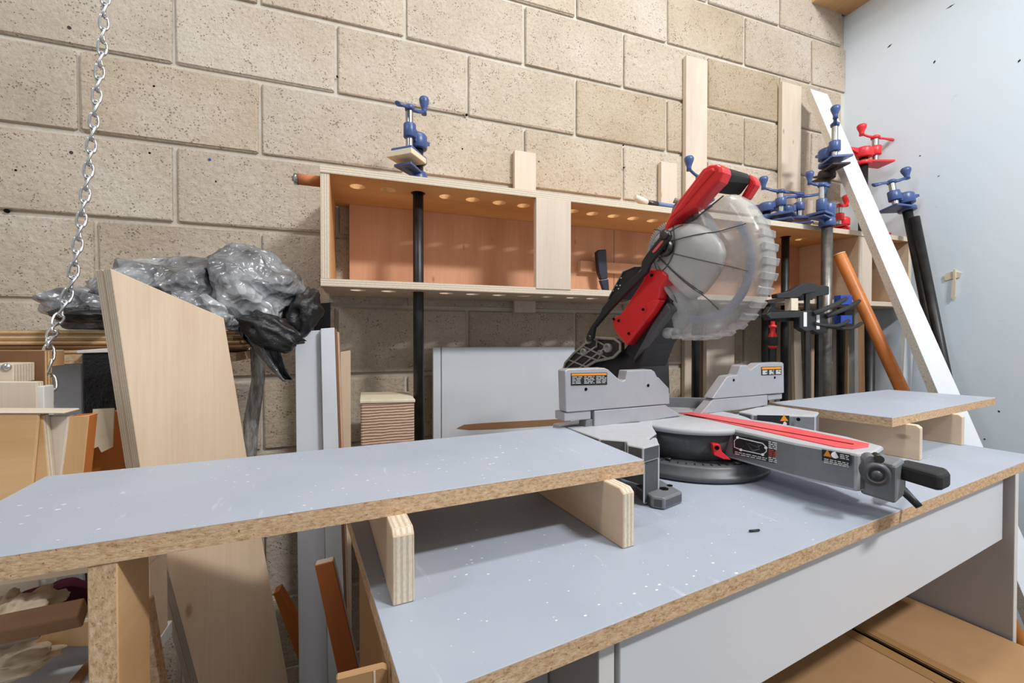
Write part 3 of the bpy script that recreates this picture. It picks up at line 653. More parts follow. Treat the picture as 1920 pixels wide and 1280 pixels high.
dh = hpart('head_arm', [(1225, 487), (1238, 450), (1246, 420), (1252, 407), (1260, 393), (1271, 374), (1292, 348), (1316, 316), (1329, 308), (1345, 306.5), (1353, 310), (1354, 322), (1347, 339), (1331, 355), (1317, 371), (1305, 386), (1279, 400), (1265, 411), (1254, 428), (1246, 462), (1240, 488)], -0.062, 0.032, 'saw_red', 0.006, None, 3)
hpart('arm_crease', [(1253, 412), (1296, 352), (1322, 318), (1336, 313), (1340, 320), (1318, 345), (1278, 392)], -0.0645, 0.02, 'saw_red', 0.003, dh)
# brand lettering along the arm
cu = bpy.data.curves.new('lettering', 'FONT'); cu.body = 'Milwaukee'; cu.size = 0.02; cu.extrude = 0.0003; cu.shear = 0.4
to = bpy.data.objects.new('lettering_source', cu); COL.objects.link(to)
bpy.context.view_layer.update()
tm = bpy.data.meshes.new_from_object(to.evaluated_get(bpy.context.evaluated_depsgraph_get()))
bpy.data.objects.remove(to)
a_, b_ = hp(1226, 486, -0.0665), hp(1247, 438, -0.0665); ux = (b_-a_).normalized(); L_ = (b_-a_).length
wmax = max(v.co.x for v in tm.vertices); sc_ = L_/wmax
tm.transform(frame(a_, ux, -BN) @ Matrix.Scale(sc_, 4)); tm.transform(WM[dh.name].inverted()); tm.materials.append(MAT['label_white'])
lo = bpy.data.objects.new('lettering', tm); reg(lo, dh, WM[dh.name])
# cross grip
def loft(name, A_, B_, mat, bevel):
    n = len(A_); b = MB(); b.add(A_+B_, [list(range(n)), [n+i for i in reversed(range(n))]]+[[i, n+i, n+(i+1) % n, (i+1) % n] for i in range(n)])
    return b.build(name, mat, saw, None, bevel, 3)
def z6(p_): return [(1040+.2344*x, 280+.2344*y) for x, y in p_]
loft('grip', hps(z6([(1330, 122), (1345, 175), (1318, 250), (1235, 345), (1200, 330), (1290, 200)]), -0.034), hps(z6([(1548, 190), (1582, 225), (1565, 275), (1490, 372), (1440, 368), (1500, 290)]), 0.034), 'black_rubber', 0.006)
hpart('grip_arm', z6([(1545, 192), (1580, 215), (1605, 248), (1600, 280), (1525, 398), (1480, 384), (1545, 275)]), 0.030, 0.022, 'saw_red', 0.004)
# --- blade and guards
HC = hp(1256, 471, 0.0)
Mb = Matrix(((BD.x, 0, -BN.x, HC.x), (BD.y, 0, -BN.y, HC.y), (0, 1, 0, HC.z), (0, 0, 0, 1)))    # x forward, y up, z towards the camera side
RB = 0.062
def pang(x, y, off):                   # in-plane radius and angle (degrees) of a point of the guard face
    q_ = Mb.inverted() @ hp(x, y, off); return math.hypot(q_.x, q_.y), math.degrees(math.atan2(q_.y, q_.x))
A1 = pang(1366, 362, -0.035)[1]; A0 = pang(1266, 625, -0.035)[1]
blade = MB(); n = 80; vs = []
for k in range(n):
    a = 2*math.pi*k/n
    for r_, da in ((RB-0.007, 0), (RB, 0.012), (RB-0.006, 0.045)):
        for zz in (-0.0012, 0.0012): vs.append(Mb @ V((r_*math.cos(a+da), r_*math.sin(a+da), zz)))
fs = []
m6 = 6*n
for k in range(n):
    i, j = 6*k, (6*k+6) % m6
    for o_ in (0, 1): fs += [[i+o_, i+2+o_, i+4+o_], [i+o_, i+4+o_, j+o_]]
    fs += [[i, i+1, i+3, i+2], [i+2, i+3, i+5, i+4], [i+4, i+5, j+1, j]]
blade.add(vs, fs)
for zz in (-0.0012, 0.0012):
    blade.add([Mb @ V((r_*math.cos(2*math.pi*k/n), r_*math.sin(2*math.pi*k/n), zz)) for r_ in (0.02, RB-0.007) for k in range(n)], [[k, (k+1) % n, n+(k+1) % n, n+k] for k in range(n)])
bl = blade.build('blade', 'blade_steel', saw)
MB().add([Mb @ V((r_*math.cos(2*math.pi*k/n), r_*math.sin(2*math.pi*k/n), 0.0016)) for r_ in (0.040, 0.050) for k in range(n)], [[k, (k+1) % n, n+(k+1) % n, n+k] for k in range(n)]).build('blade_print', 'blade_blue', bl)
def sector(prof, a0, a1, steps, off=0.0):
    P = []
    for r_, zz in prof:
        P.append([Mb @ V((r_*math.cos(a0+(a1-a0)*k/steps), r_*math.sin(a0+(a1-a0)*k/steps), zz+off)) for k in range(steps+1)])
    return P
rad = math.radians
up = MB(); up.grid(sector([(0.02, 0.030), (0.086, 0.030), (0.094, 0.024), (0.096, -0.02), (0.090, -0.026), (0.02, -0.028)], rad(8), rad(70), 40))
up.build('upper_guard', 'saw_grey', saw, solid=0.002)
up = MB(); up.grid(sector([(0.090, 0.034), (0.100, 0.032), (0.100, 0.020), (0.090, 0.020)], rad(14), rad(70), 36)); up.build('guard_lip', 'cast_alu', saw, solid=0.001)
s = NT('clear_guard'); s.set(0.22, 0, 0.5)
s.col(s.ramp(s.noise(s.rawco(), 18, 4), [(0.3, lin((184, 184, 181))), (0.7, lin((212, 212, 209)))]))
s.l(s.ramp(s.noise(s.rawco(), 11, 5, 0.65), [(0.3, (0.30,)*3), (0.75, (0.52,)*3)]), s.b.inputs['Alpha']); MAT['clear_guard'] = s.m
s = NT('smoked_guard'); s.set(0.35, 0, 0.4); s.col(lin((198, 197, 193))); s.b.inputs['Alpha'].default_value = 0.72; MAT['smoked_guard'] = s.m
DR = sorted([pang(x, y, -0.045)[::-1] for x, y in [(1243, 500), (1249, 520), (1256, 540), (1263, 565)]+z6([(905, 640), (960, 605), (1050, 590), (1130, 592), (1250, 650), (1340, 740), (1368, 830), (1340, 950), (1280, 1050), (1200, 1150), (1080, 1205), (980, 1225)])])
RR = sorted([pang(x, y, -0.020)[::-1] for x, y in [(1378, 364), (1392, 371), (1412, 397), (1430, 432), (1438, 480), (1434, 520), (1418, 562), (1390, 600), (1350, 626), (1300, 633), (1262, 630)]])
def interp(tab, a):
    if a <= tab[0][0]: return tab[0][1]
    for (a0, r0), (a1, r1) in zip(tab, tab[1:]):
        if a0 <= a <= a1: return r0+(r1-r0)*(a-a0)/max(1e-6, a1-a0)
    return tab[-1][1]
def dr(a): return interp(DR, a)
def RG(a): return interp(RR, a)
def pol(r_, a, zz): return Mb @ V((r_*math.cos(rad(a)), r_*math.sin(rad(a)), zz))
def face_z(r_, a):                     # height of the guard face towards the camera side
    f_ = r_/dr(a); tab = [(0, 0.064), (0.55, 0.064), (0.76, 0.060), (0.93, 0.051), (1.0, 0.042)]
    return interp(tab, f_) if f_ < 1 else 0.0385
lg = MB(); AS = [A0+(A1-A0)*k/60 for k in range(61)]
lg.grid([[pol(fr*dr(a)+(1-fr)*(RG(a)-0.021), a, zz) for a in AS] for fr, zz in ((1.0, 0.042), (0.8, 0.037), (0.0, 0.036))]+[[pol(RG(a)-d_, a, zz) for a in AS] for d_, zz in ((0.010, 0.033), (0.003, 0.026), (0.0, 0.014), (0.0, -0.012), (0.004, -0.02))])
guard = lg.build('lower_guard', 'clear_guard', saw, solid=0.0015)
lg = MB(); DS = [DR[0][0]+(DR[-1][0]-DR[0][0])*k/60 for k in range(61)]
lg.grid([[pol(dr(a)*f_, a, zz) for a in DS] for f_, zz in ((0.11, 0.064), (0.55, 0.064), (0.76, 0.060), (0.93, 0.051), (1.0, 0.042))])
dome = lg.build('guard_dome', 'smoked_guard', guard, solid=0.0015)
b = MB()
for k in range(14):
    a_ = -80+k*6.6; a = rad(a_); d = Mb.to_3x3() @ V((math.cos(a), math.sin(a), 0)); R_ = RG(a_)
    b.box((0, 0, 0), (0.007, 0.0125, 0.044), frame(pol(R_, a_, 0.006), d, -BN))
b.build('rim_ridges', 'clear_guard', guard, None, 0.0012, 1)
b = MB()
for gx, gy in ((1530, 592), (1545, 970), (1310, 1280), (1200, 1150), (975, 1225), (1060, 612)):
    r1, a = pang(*z6([(gx, gy)])[0], -0.040)
    b.tube([pol(r_, a, face_z(r_, a)+0.0012) for r_ in (0.014, 0.03, 0.045, 0.06, 0.075, 0.085, 0.095, 0.105, 0.115, 0.125, 0.14, 0.155, r1) if r_ <= r1], 0.0009, 6)
for r_ in (0.036, 0.058): b.tube([pol(r_, DR[0][0]+12+k*6, face_z(r_, DR[0][0]+12+k*6)+0.0010) for k in range(int(((62 if r_ > 0.05 else 92)-DR[0][0]-12)/6))], 0.0011, 6)
b.tube([pol(r_, A1, 0.039) for r_ in (0.08, 0.10, 0.12, 0.14, RG(A1)-0.01)], 0.0014, 6)
b.build('guard_grooves', 'saw_dark', guard)
b = MB(); b.grid([[pol(RG(a)-d_, a, 0.0) for a in AS[2:52]] for d_ in (0.046, 0.030)]); b.build('inner_ring', 'blade_blue', guard, solid=0.002)
c = hp(1250, 465, -0.064); MB().lathe([(0.016, 0), (0.016, 0.010), (0.013, 0.013), (0.009, 0.013), (0.009, 0.006), (0.0055, 0.006), (0.0055, 0.010), (0.0, 0.010)], frame(c, ZV, -BN), 24, caps=False).build('guard_bolt', 'dark_steel', guard)
c = hp(1255, 624, -0.024); MB().lathe([(0.010, -0.02), (0.011, 0.008), (0.008, 0.010), (0.004, 0.010), (0.004, 0.013), (0, 0.013)], frame(c, ZV, -BN), 18, caps=False).build('guard_roller', 'clear_guard', guard)
# crumpled foil scrap next to the base
rn = random.Random(5); b = MB(); c0 = onz(1543, 812, TZ)+V((0, 0, 0.001)); vs = []
N1, N2 = 7, 12
for i in range(N1):
    th = math.pi*(i+0.5)/N1
    for k in range(N2):
        ph = 2*math.pi*k/N2; r_ = rn.uniform(0.55, 1.1); vs.append(c0+V((0.018*r_*math.sin(th)*math.cos(ph), 0.016*r_*math.sin(th)*math.sin(ph), max(0, 0.019+0.020*r_*math.cos(th)))))
b.add(vs, [(i*N2+k, i*N2+(k+1) % N2, (i+1)*N2+(k+1) % N2, (i+1)*N2+k) for i in range(N1-1) for k in range(N2)]+[tuple(range(N2)), tuple((N1-1)*N2+k for k in range(N2))])
plain('foil', (206, 208, 212), 0.35, 0.3, 0.5, 0.2, 90)
tag(b.build('crumpled_wrapper', 'foil'), 'crumpled silver wrapper on the bench beside the saw base', 'wrapper')

# ================================================================ pipe clamps
def clampf(name, base, zd, yaw, col, label, z, crank, pipes=(), grp='pipe clamps hanging from the wall rack', tail=True, up=None, pad=None, plate=None, sc=1.0):
    """z = dict of heights along the pipe above base: stop, jaw, body0, body1, top (bar). crank = (yaw, len1, len2)"""
    up = V(up).normalized() if up is not None else V((0, 0, 1))
    xd = V((math.cos(yaw), math.sin(yaw), 0)); Mc = frame(base, xd, up) @ Matrix.Diagonal((sc, sc, 1, 1))      # local x: side of the screw
    r = root(name, base, label, 'clamp', grp)
    def P(x, y, zz): return Mc @ V((x, y, zz))
    def Fr(x, y, zz): return Mc @ Matrix.Translation((x, y, zz))
    pr = 0.0132; so = 0.034                                        # pipe radius, screw offset
    for (m, z0, z1, dx, dy, rr) in pipes:
        MB().cyl(P(dx/sc, dy/sc, z0), P(dx/sc, dy/sc, z1), rr or pr, 18).build('pipe', m, r)
    if tail:                                                       # sliding stop with its clutch plates
        s0 = z['stop']
        b = MB(); b.lathe([(0.0145, s0), (0.021, s0+0.001), (0.022, s0+0.014), (0.019, s0+0.030), (0.0145, s0+0.031)], Mc, 20)
        b.prism([P(0.010, -0.016, s0+0.022), P(0.062, -0.022, s0+0.022), P(0.064, 0.022, s0+0.022), P(0.010, 0.016, s0+0.022)], up*0.007)
        b.prism([P(0.012, -0.003, s0+0.022), P(0.052, -0.003, s0+0.022), P(0.016, -0.003, s0+0.002)], (P(0, 0.006, 0)-P(0, 0, 0)))
        b.build('tail_stop', plate or col, r, None, 0.0012, 1)
        MB().prism([P(-0.016, -0.018, s0+0.004), P(-0.05, -0.016, s0+0.010), P(-0.05, 0.016, s0+0.010), P(-0.016, 0.018, s0+0.004)], up*0.004).build('clutch_plate', 'dark_iron', r)
        MB().prism([P(-0.016, -0.018, s0+0.016), P(-0.046, -0.014, s0+0.026), P(-0.046, 0.014, s0+0.026), P(-0.016, 0.018, s0+0.016)], up*0.004).build('clutch_plate', 'dark_iron', r)
    b0, b1 = z['body0'], z['body1']
    b = MB()                                                       # head casting: socket on the pipe, nut boss, web
    b.lathe([(0.0145, b0), (0.020, b0+0.001), (0.0205, b1-0.008), (0.017, b1-0.002), (0.006, b1)], Mc, 20)
    b.lathe([(0.006, b0+0.012), (0.0135, b0+0.013), (0.0135, b1+0.006), (0.010, b1+0.008)], Fr(so, 0, 0), 16)
    b.prism([P(0.004, -0.008, b0+0.004), P(so, -0.008, b0+0.014), P(so, -0.008, b1+0.004), P(0.004, -0.008, b1-0.004)], P(0, 0.016, 0)-P(0, 0, 0))
    b.prism([P(-0.012, -0.005, b1-0.004), P(-0.045, -0.005, b1-0.001), P(-0.045, -0.005, b1-0.010), P(-0.012, -0.005, b0+0.012)], P(0, 0.010, 0)-P(0, 0, 0))
    b.build('head_casting', col, r, None, 0.0012, 1)
    zt = z['top']; j = z['jaw']
    b = MB(); prof = [(0.0062, j)]; k = 0; zz = j
    while zz < zt-0.006:
        prof += [(0.0078, zz+0.0018), (0.0062, zz+0.0036)]; zz += 0.0036
    b.lathe(prof+[(0.006, zt)], Fr(so, 0, 0), 12); b.build('screw', 'steel', r)
    b = MB()                                                       # pressing jaw on the screw end, forked round the pipe
    b.prism([P(-0.004, -0.018, j), P(0.066, -0.026, j-0.002), P(0.068, 0.026, j-0.002), P(-0.004, 0.018, j)], up*-0.008)
    b.lathe([(0.012, j-0.002), (0.013, j+0.004), (0.008, j+0.008)], Fr(so, 0, 0), 14)
    b.lathe([(0.0145, j-0.014), (0.0195, j-0.013), (0.0195, j+0.001), (0.0145, j+0.002)], Mc, 18)
    b.build('jaw', col, r, None, 0.001, 1)
    if pad: MB().prism([P(0.012, -0.03, j-0.0105), P(0.074, -0.032, j-0.0125), P(0.076, 0.030, j-0.0125), P(0.012, 0.028, j-0.0105)], up*-0.014).build('wood_pad', pad, r, None, 0.001, 1)
    cy, l1, l2 = crank; cd = V((math.cos(cy-yaw), math.sin(cy-yaw), 0)); c0 = V((so, 0, zt))
    L = lambda v: Mc @ v
    hd = MB(); hd.lathe([(0.010, zt-0.006), (0.011, zt+0.003), (0.007, zt+0.008)], Fr(so, 0, 0), 14)
    e1 = c0+cd*l1+V((0, 0, 0.012)); e2 = c0-cd*l2+V((0, 0, -0.006))
    hd.tube([L(c0), L(c0+cd*l1*0.5+V((0, 0, 0.004))), L(e1)], [0.0085, 0.0065, 0.006], 10, flat=0.7)
    hd.tube([L(c0), L(c0-cd*l2*0.55+V((0, 0, -0.002))), L(e2)], [0.0085, 0.007, 0.0105], 10, flat=0.55)
    hd.lathe([(0.006, -0.006), (0.0055, 0.004), (0.0065, 0.010), (0.0105, 0.024), (0.0115, 0.032), (0.009, 0.038), (0.003, 0.040)], Mc @ Matrix.Translation(e1), 14)
    hd.build('crank', col, r)
    return r
ZT = Z1+ST+0.001
# the lone clamp left: everything sits on the shelf, pipe runs down behind the bench
clampf('pipe_clamp', V((0.584, -0.19, ZT)), 0, rad(-128), 'blue_paint', 'blue pipe clamp with cream pad standing alone at the left of the rack',
       dict(stop=0.004, jaw=0.072, body0=0.094, body1=0.134, top=0.180), (rad(38), 0.044, 0.034),
       [('black_pipe', -0.72, 0.115, 0, 0, 0.0135)], pad='cream_pad', sc=1.15)
def shelfpt(px, y): p_ = ony(px, 400, y); return V((p_.x, y, ZT))
h0 = dict(stop=0.0, jaw=0.050, body0=0.064, body1=0.098, top=0.128)
clampf('pipe_clamp', V((CLAMP_X['hid'], CLAMP_AT['hid'][1], ZT)), 0, rad(-120), 'blue_paint', 'blue pipe clamp mostly hidden behind the red saw handle', h0, (rad(200), 0.055, 0.05), [('black_pipe', -0.7, 0.08, 0, 0, 0)], sc=1.3)
clampf('pipe_clamp', V((CLAMP_X['c1'], CLAMP_AT['c1'][1], ZT)), 0, rad(-60), 'blue_paint', 'blue pipe clamp close beside the clear saw guard', h0, (rad(165), 0.05, 0.065), [('black_pipe', -0.9, 0.08, 0, 0, 0)], sc=1.3)
clampf('pipe_clamp', V((CLAMP_X['c2'], CLAMP_AT['c2'][1], ZT)), 0, rad(-35), 'blue_paint', 'blue pipe clamp with crank knob pointing at the tall board', h0, (rad(-18), 0.070, 0.06), [('black_pipe', -0.9, 0.08, 0, 0, 0)], sc=1.3)
# tall clamp: head far above the rack on bare pipe
ptall = V((CLAMP_X['tall'], CLAMP_AT['tall'][1], ZT))
clampf('pipe_clamp', ptall, 0, rad(-115), 'blue_paint', 'tallest blue clamp on a long scratched grey pipe by the leaning plank',
       dict(stop=0.205, jaw=0.262, body0=0.275, body1=0.318, top=0.385), (rad(215), 0.03, 0.03), [('grey_pipe', -1.0, 0.30, 0, 0, 0.0145)], plate='dark_iron', sc=1.35)
clampf('pipe_clamp', shelfpt(1551, -0.292), 0, rad(190), 'blue_paint', 'blue clamp head low on the grey pipes between red clamp and plank',
       dict(stop=-0.012, jaw=0.030, body0=0.024, body1=0.070, top=0.124), (rad(140), 0.03, 0.02), [('grey_pipe', -1.0, 0.05, 0, 0, 0.0165)], tail=True, sc=1.15)
clampf('pipe_clamp', V((CLAMP_X['redlow'], CLAMP_AT['redlow'][1], ZT)), 0, rad(200), 'red_paint', 'small red pipe clamp standing behind the blue clamp on the rack',
       dict(stop=0.0, jaw=0.042, body0=0.052, body1=0.085, top=0.122), (rad(10), 0.045, 0.055), [('black_pipe', -0.9, 0.07, 0, 0, 0)], sc=1.3)
clampf('pipe_clamp', V((CLAMP_X['redtall'], CLAMP_AT['redtall'][1], ZT)), 0, rad(-15), 'red_paint', 'tall red pipe clamp rising against the pale blue wall',
       dict(stop=0.0, jaw=0.320, body0=0.336, body1=0.378, top=0.420), (rad(165), 0.04, 0.05), [('black_pipe', -0.9, 0.35, 0, 0, 0.0155)], sc=1.5)
# clamp leaning on the right wall
pt_ = onx(1699, 384, XR-0.10); pb_ = onx(1762, 700, XR-0.10)
ud = (pt_-pb_).normalized(); base = pt_-ud*0.06
clampf('pipe_clamp', base, 0, rad(172), 'blue_paint', 'blue pipe clamp leaning against the pale wall right of the plank',
       dict(stop=0.055, jaw=0.048, body0=0.062, body1=0.105, top=0.150), (rad(-25), 0.040, 0.045), [('black_pipe', -1.25, 0.08, 0, 0, 0.0155), ('black_pipe', -1.25, 0.0, 0.004, 0.022, 0.0145)], up=ud, tail=False, plate='dark_iron', grp='pipe clamps by the right wall', sc=1.45)

# ---------------------------------------------------------------- one-hand bar clamps hooked over the rack
def bar_clamp(px0, y, label, pads, dx, dz):
    """black quick clamp, bar upright, jaws pointing left, trigger grip pointing right"""
    def Q(x, yy, o_=0.0): return ony(x+dx, yy+dz, y-o_)
    r = root('bar_clamp', Q(1515, 600), label, 'clamp', 'black one-hand bar clamps on the rack')
    def pr(name, pts, th, mat, bev=0.0015, o_=0.0): return MB().prism([Q(a, b_, o_) for a, b_ in pts], (0, th, 0)).build(name, mat, r, None, bev, 1)
    pr('bar', [(1511, 540), (1519, 540), (1519, 745), (1511, 745)], 0.007, 'black_pipe', 0.0005, -0.006)
    pr('fixed_jaw', [(1457, 551), (1482, 546), (1503, 533), (1520, 529), (1531, 532), (1531, 547), (1506, 551), (1500, 557), (1458, 559)], 0.020, 'black_plastic')
    pr('sliding_head', [(1438, 590), (1446, 585), (1500, 583), (1524, 582), (1530, 600), (1528, 618), (1512, 622), (1500, 615), (1500, 595), (1445, 598)], 0.022, 'black_plastic', 0.002, 0.001)
    pr('label', [(1507, 585), (1513, 585), (1513, 612), (1507, 612)], 0.001, 'label_white', 0.0, 0.0025)
    b = MB(); b.tube([Q(a, b_, 0.002) for a, b_ in [(1524, 588), (1545, 580), (1565, 572), (1582, 562), (1588, 558)]], [0.009, 0.008, 0.008, 0.007, 0.005], 10, flat=0.7); b.build('grip', 'black_rubber', r)
    b = MB(); b.tube([Q(a, b_, 0.002) for a, b_ in [(1526, 606), (1545, 610), (1568, 611), (1583, 606), (1592, 600)]], [0.007, 0.006, 0.006, 0.006, 0.005], 10, flat=0.7); b.build('trigger', 'black_rubber', r)
    for (a0, a1, b0_, b1_, m) in pads: pr('jaw_pad', [(a0, b0_), (a1, b0_), (a1, b1_), (a0, b1_)], 0.022, m, 0.001, 0.0015)
    return r
bar_clamp(1515, -0.405, 'front black bar clamp with white sticker hooked on the rack shelf', [(1483, 497+60, 559, 583, 'cream_pad')] and [(1484, 1497, 559, 582, 'cream_pad')], 0, 0)
bar_clamp(1540, -0.380, 'rear black bar clamp with blue pads hooked on the rack shelf', [(1553, 1574, 548, 566, 'bright_blue'), (1553, 1574, 586, 602, 'bright_blue')], 24, 5)
r = root('bar_clamp', ony(1450, 600, -0.29), 'black bar clamp with red screw handle hanging under the rack', 'clamp', None)
def Q2(x, yy, o_=0.0): return ony(x, yy, -0.29-o_)
MB().prism([Q2(a, b_) for a, b_ in [(1444, 568), (1454, 568), (1454, 735), (1444, 735)]], (0, 0.008, 0)).build('bar', 'black_pipe', r)
MB().prism([Q2(a, b_, .006) for a, b_ in [(1437, 588), (1446, 574), (1456, 580), (1500, 583), (1500, 593), (1456, 598), (1440, 600)]], (0, 0.018, 0)).build('sliding_jaw', 'black_plastic', r, None, 0.001, 1)
c0 = Q2(1449, 602, .016); up_ = V((0, 0, -1))
MB().lathe([(0.006, 0), (0.006, 0.012), (0.011, 0.013), (0.0115, 0.02), (0.008, 0.021), (0.0075, 0.036), (0.011, 0.042), (0.014, 0.055), (0.0135, 0.078), (0.010, 0.086), (0.004, 0.088)], frame(c0, (1, 0, 0), up_), 16).build('screw_handle', 'red_paint', r)
MB().lathe([(0.0145, 0.050), (0.0152, 0.054), (0.0152, 0.074), (0.0140, 0.078)], frame(c0, (1, 0, 0), up_), 16).build('rubber_grip', 'black_rubber', r)
MB().prism([Q2(a, b_) for a, b_ in [(1440, 562), (1500, 554), (1500, 561), (1440, 569)]], (0, 0.012, 0)).build('fixed_jaw', 'dark_iron', r)

# ================================================================ things leaning behind and beside the bench
from mathutils import noise as NZ
def wy(pts, y): return [ony(a, b_, y) for a, b_ in pts]
def upright(name, pts, y, th, face, edge, label, cat, grp=None, bevel=0.0008):
    return tag(slab(name, wy(pts, y), th, face, edge, None, V((0, th, 0)), bevel, xdir=V((0, 0, 1))), label, cat, grp)
# thick plywood slab, turned and tilted
sn = V((0.74, -0.67, 0)).normalized(); sp = ony(205, 505, -0.60)
sl = [onp(a, b_, sp, sn) for a, b_ in [(207, 503), (420, 596), (463, 855), (541, 1280), (553, 1345), (385, 1345), (371, 1280), (263, 878)]]
low = min(p_.z for p_ in sl)
ul = (sl[4]-sl[3]).normalized()
sl[4] = sl[3]+(sl[3]-sl[2]).normalized()*((sl[3].z-0.002)/-((sl[3]-sl[2]).normalized().z)); sl[5] = sl[6]+(sl[6]-sl[7]).normalized()*((sl[6].z-0.002)/-((sl[6]-sl[7]).normalized().z))
so_ = root('plywood_slab', (sl[5]+sl[4])*0.5, 'big double plywood slab with slanted top leaning behind the left board', 'board')
slab('face_sheet', sl, 0.018, 'ply', 'plyedge', so_, -sn*0.018, xdir=V((0, 0, 1)))
slab('back_sheet', [p_-sn*0.0195 for p_ in sl], 0.018, 'ply', 'plyedge', so_, -sn*0.018, xdir=V((0, 0, 1)))
# white melamine boards and thin strips
upright('melamine_board', [(553, 622), (600.5, 619), (600.5, 640), (617, 1385), (562, 1385)], -0.33, 0.018, 'white_melamine', 'white_edge', 'wide white board standing left of the narrow white board under the black bag', 'board', 'white boards under the bag')
upright('melamine_board', [(601, 616), (627, 614), (654, 1385), (618, 1385)], -0.345, 0.012, 'white_melamine', 'white_edge', 'narrow white board standing beside brown edged strips under the rack end', 'board', 'white boards under the bag')
upright('edging_strip', [(627.5, 617), (631, 618), (658, 1385), (654.5, 1385)], -0.343, 0.012, 'brown_wood', 'brown_wood', 'dark brown strip squeezed against the narrow white board', 'strip')
upright('edging_strip', [(631.5, 621), (636, 624), (663, 1385), (658.5, 1385)], -0.340, 0.012, 'pink_stack', 'brown_wood', 'pinkish thin strip right of the dark brown strip', 'strip')
upright('narrow_board', [(638, 660), (657, 657), (661, 1520), (642, 1520)], -0.22, 0.018, 'ply', 'plyedge', 'narrow tan board standing left of the wrapped bundle', 'board')
upright('black_board', [(588, 569), (619, 567), (623, 1500), (592, 1500)], -0.13, 0.012, 'black_plastic', 'black_plastic', 'black board end showing between the bag and the rack', 'board')
upright('tan_board', [(594, 541), (618, 537), (622, 1500), (598, 1500)], -0.10, 0.012, 'ply', 'plyedge', 'tan board end just below the left rack corner', 'board')
# wrapped bundle
s = NT('wrapped_slats'); c = s.n('ShaderNodeTexCoord'); sx = s.n('ShaderNodeSeparateXYZ'); s.l(c.outputs['Object'], sx.inputs[0])
wob = s.noise(s.rawco((30, 30, 60)), 1.0, 4)
m_ = s.n('ShaderNodeMath', operation='MULTIPLY_ADD', i_1=2*math.pi/0.0068); s.l(sx.outputs['Z'], m_.inputs[0])
w2 = s.n('ShaderNodeMath', operation='MULTIPLY', i_1=5.0); s.l(wob, w2.inputs[0]); s.l(w2.outputs[0], m_.inputs[2])
si = s.n('ShaderNodeMath', operation='SINE'); s.l(m_.outputs[0], si.inputs[0]); mr = s.n('ShaderNodeMapRange', i_1=-1.0, i_2=1.0); s.l(si.outputs[0], mr.inputs[0])
s.col(s.ramp(mr.outputs[0], [(0.1, lin((160, 122, 100))), (0.5, lin((206, 170, 144))), (0.9, lin((222, 192, 170)))])); s.bump(mr.outputs[0], 0.5, 0.002); MAT['wrapped'] = s.set(0.25, 0, 0.6).m
a0, a1 = ony(676, 757, -0.24), ony(777, 757, -0.24); h_ = a0.z
wb_ = root('wrapped_bundle', ((a0.x+a1.x)/2, -0.18, 0), 'bundle of pinkish wood strips tightly wrapped in clear film', 'bundle')
MB().prism([V((a0.x, -0.24, 0.001)), V((a1.x, -0.24, 0.001)), V((a1.x, -0.11, 0.001)), V((a0.x, -0.11, 0.001))], (0, 0, h_)).build('strip_pack', 'wrapped', wb_, None, 0.004)
MB().prism([V((a0.x-.002, -0.243, h_+.001)), V((a1.x+.002, -0.243, h_-.003)), V((a1.x, -0.11, h_)), V((a0.x, -0.11, h_+.004))], (0, 0, 0.008)).build('wrap_fold', 'masking_tape', wb_, None, 0.002)
# large white panel behind the pipe, worn through at the bottom
pw = root('cabinet_sheet', ony(940, 900, -0.05), 'large white cabinet sheet with brown worn streak leaning on the block wall', 'sheet')
slab('door', [V((ony(828, 650, -.075).x, -.075, 0.001)), V((ony(828, 650, -.075).x, -.075, ony(828, 651, -.075).z)), V((ony(1078, 650, -.075).x, -.075, ony(1078, 650, -.075).z)), V((ony(1078, 650, -.075).x, -.075, 0.001))], 0.018, 'white_melamine', 'white_edge', pw, V((0, 0.018, 0)), 0.001)
slab('stile', [V((ony(812, 650, -.075).x, -.075, 0.001)), V((ony(812, 650, -.075).x, -.075, ony(812, 651, -.075).z)), V((ony(826.5, 650, -.075).x, -.075, ony(826.5, 651, -.075).z)), V((ony(826.5, 650, -.075).x, -.075, 0.001))], 0.018, 'white_melamine', 'white_edge', pw, V((0, 0.018, 0)), 0.001)
MB().prism(wy([(856, 803), (870, 796), (905, 793), (960, 790), (1020, 787), (1070, 784), (1070, 795), (1000, 800), (930, 804), (880, 806)], -0.0762), (0, 0.001, 0)).build('worn_streak', 'brown_wood', pw)
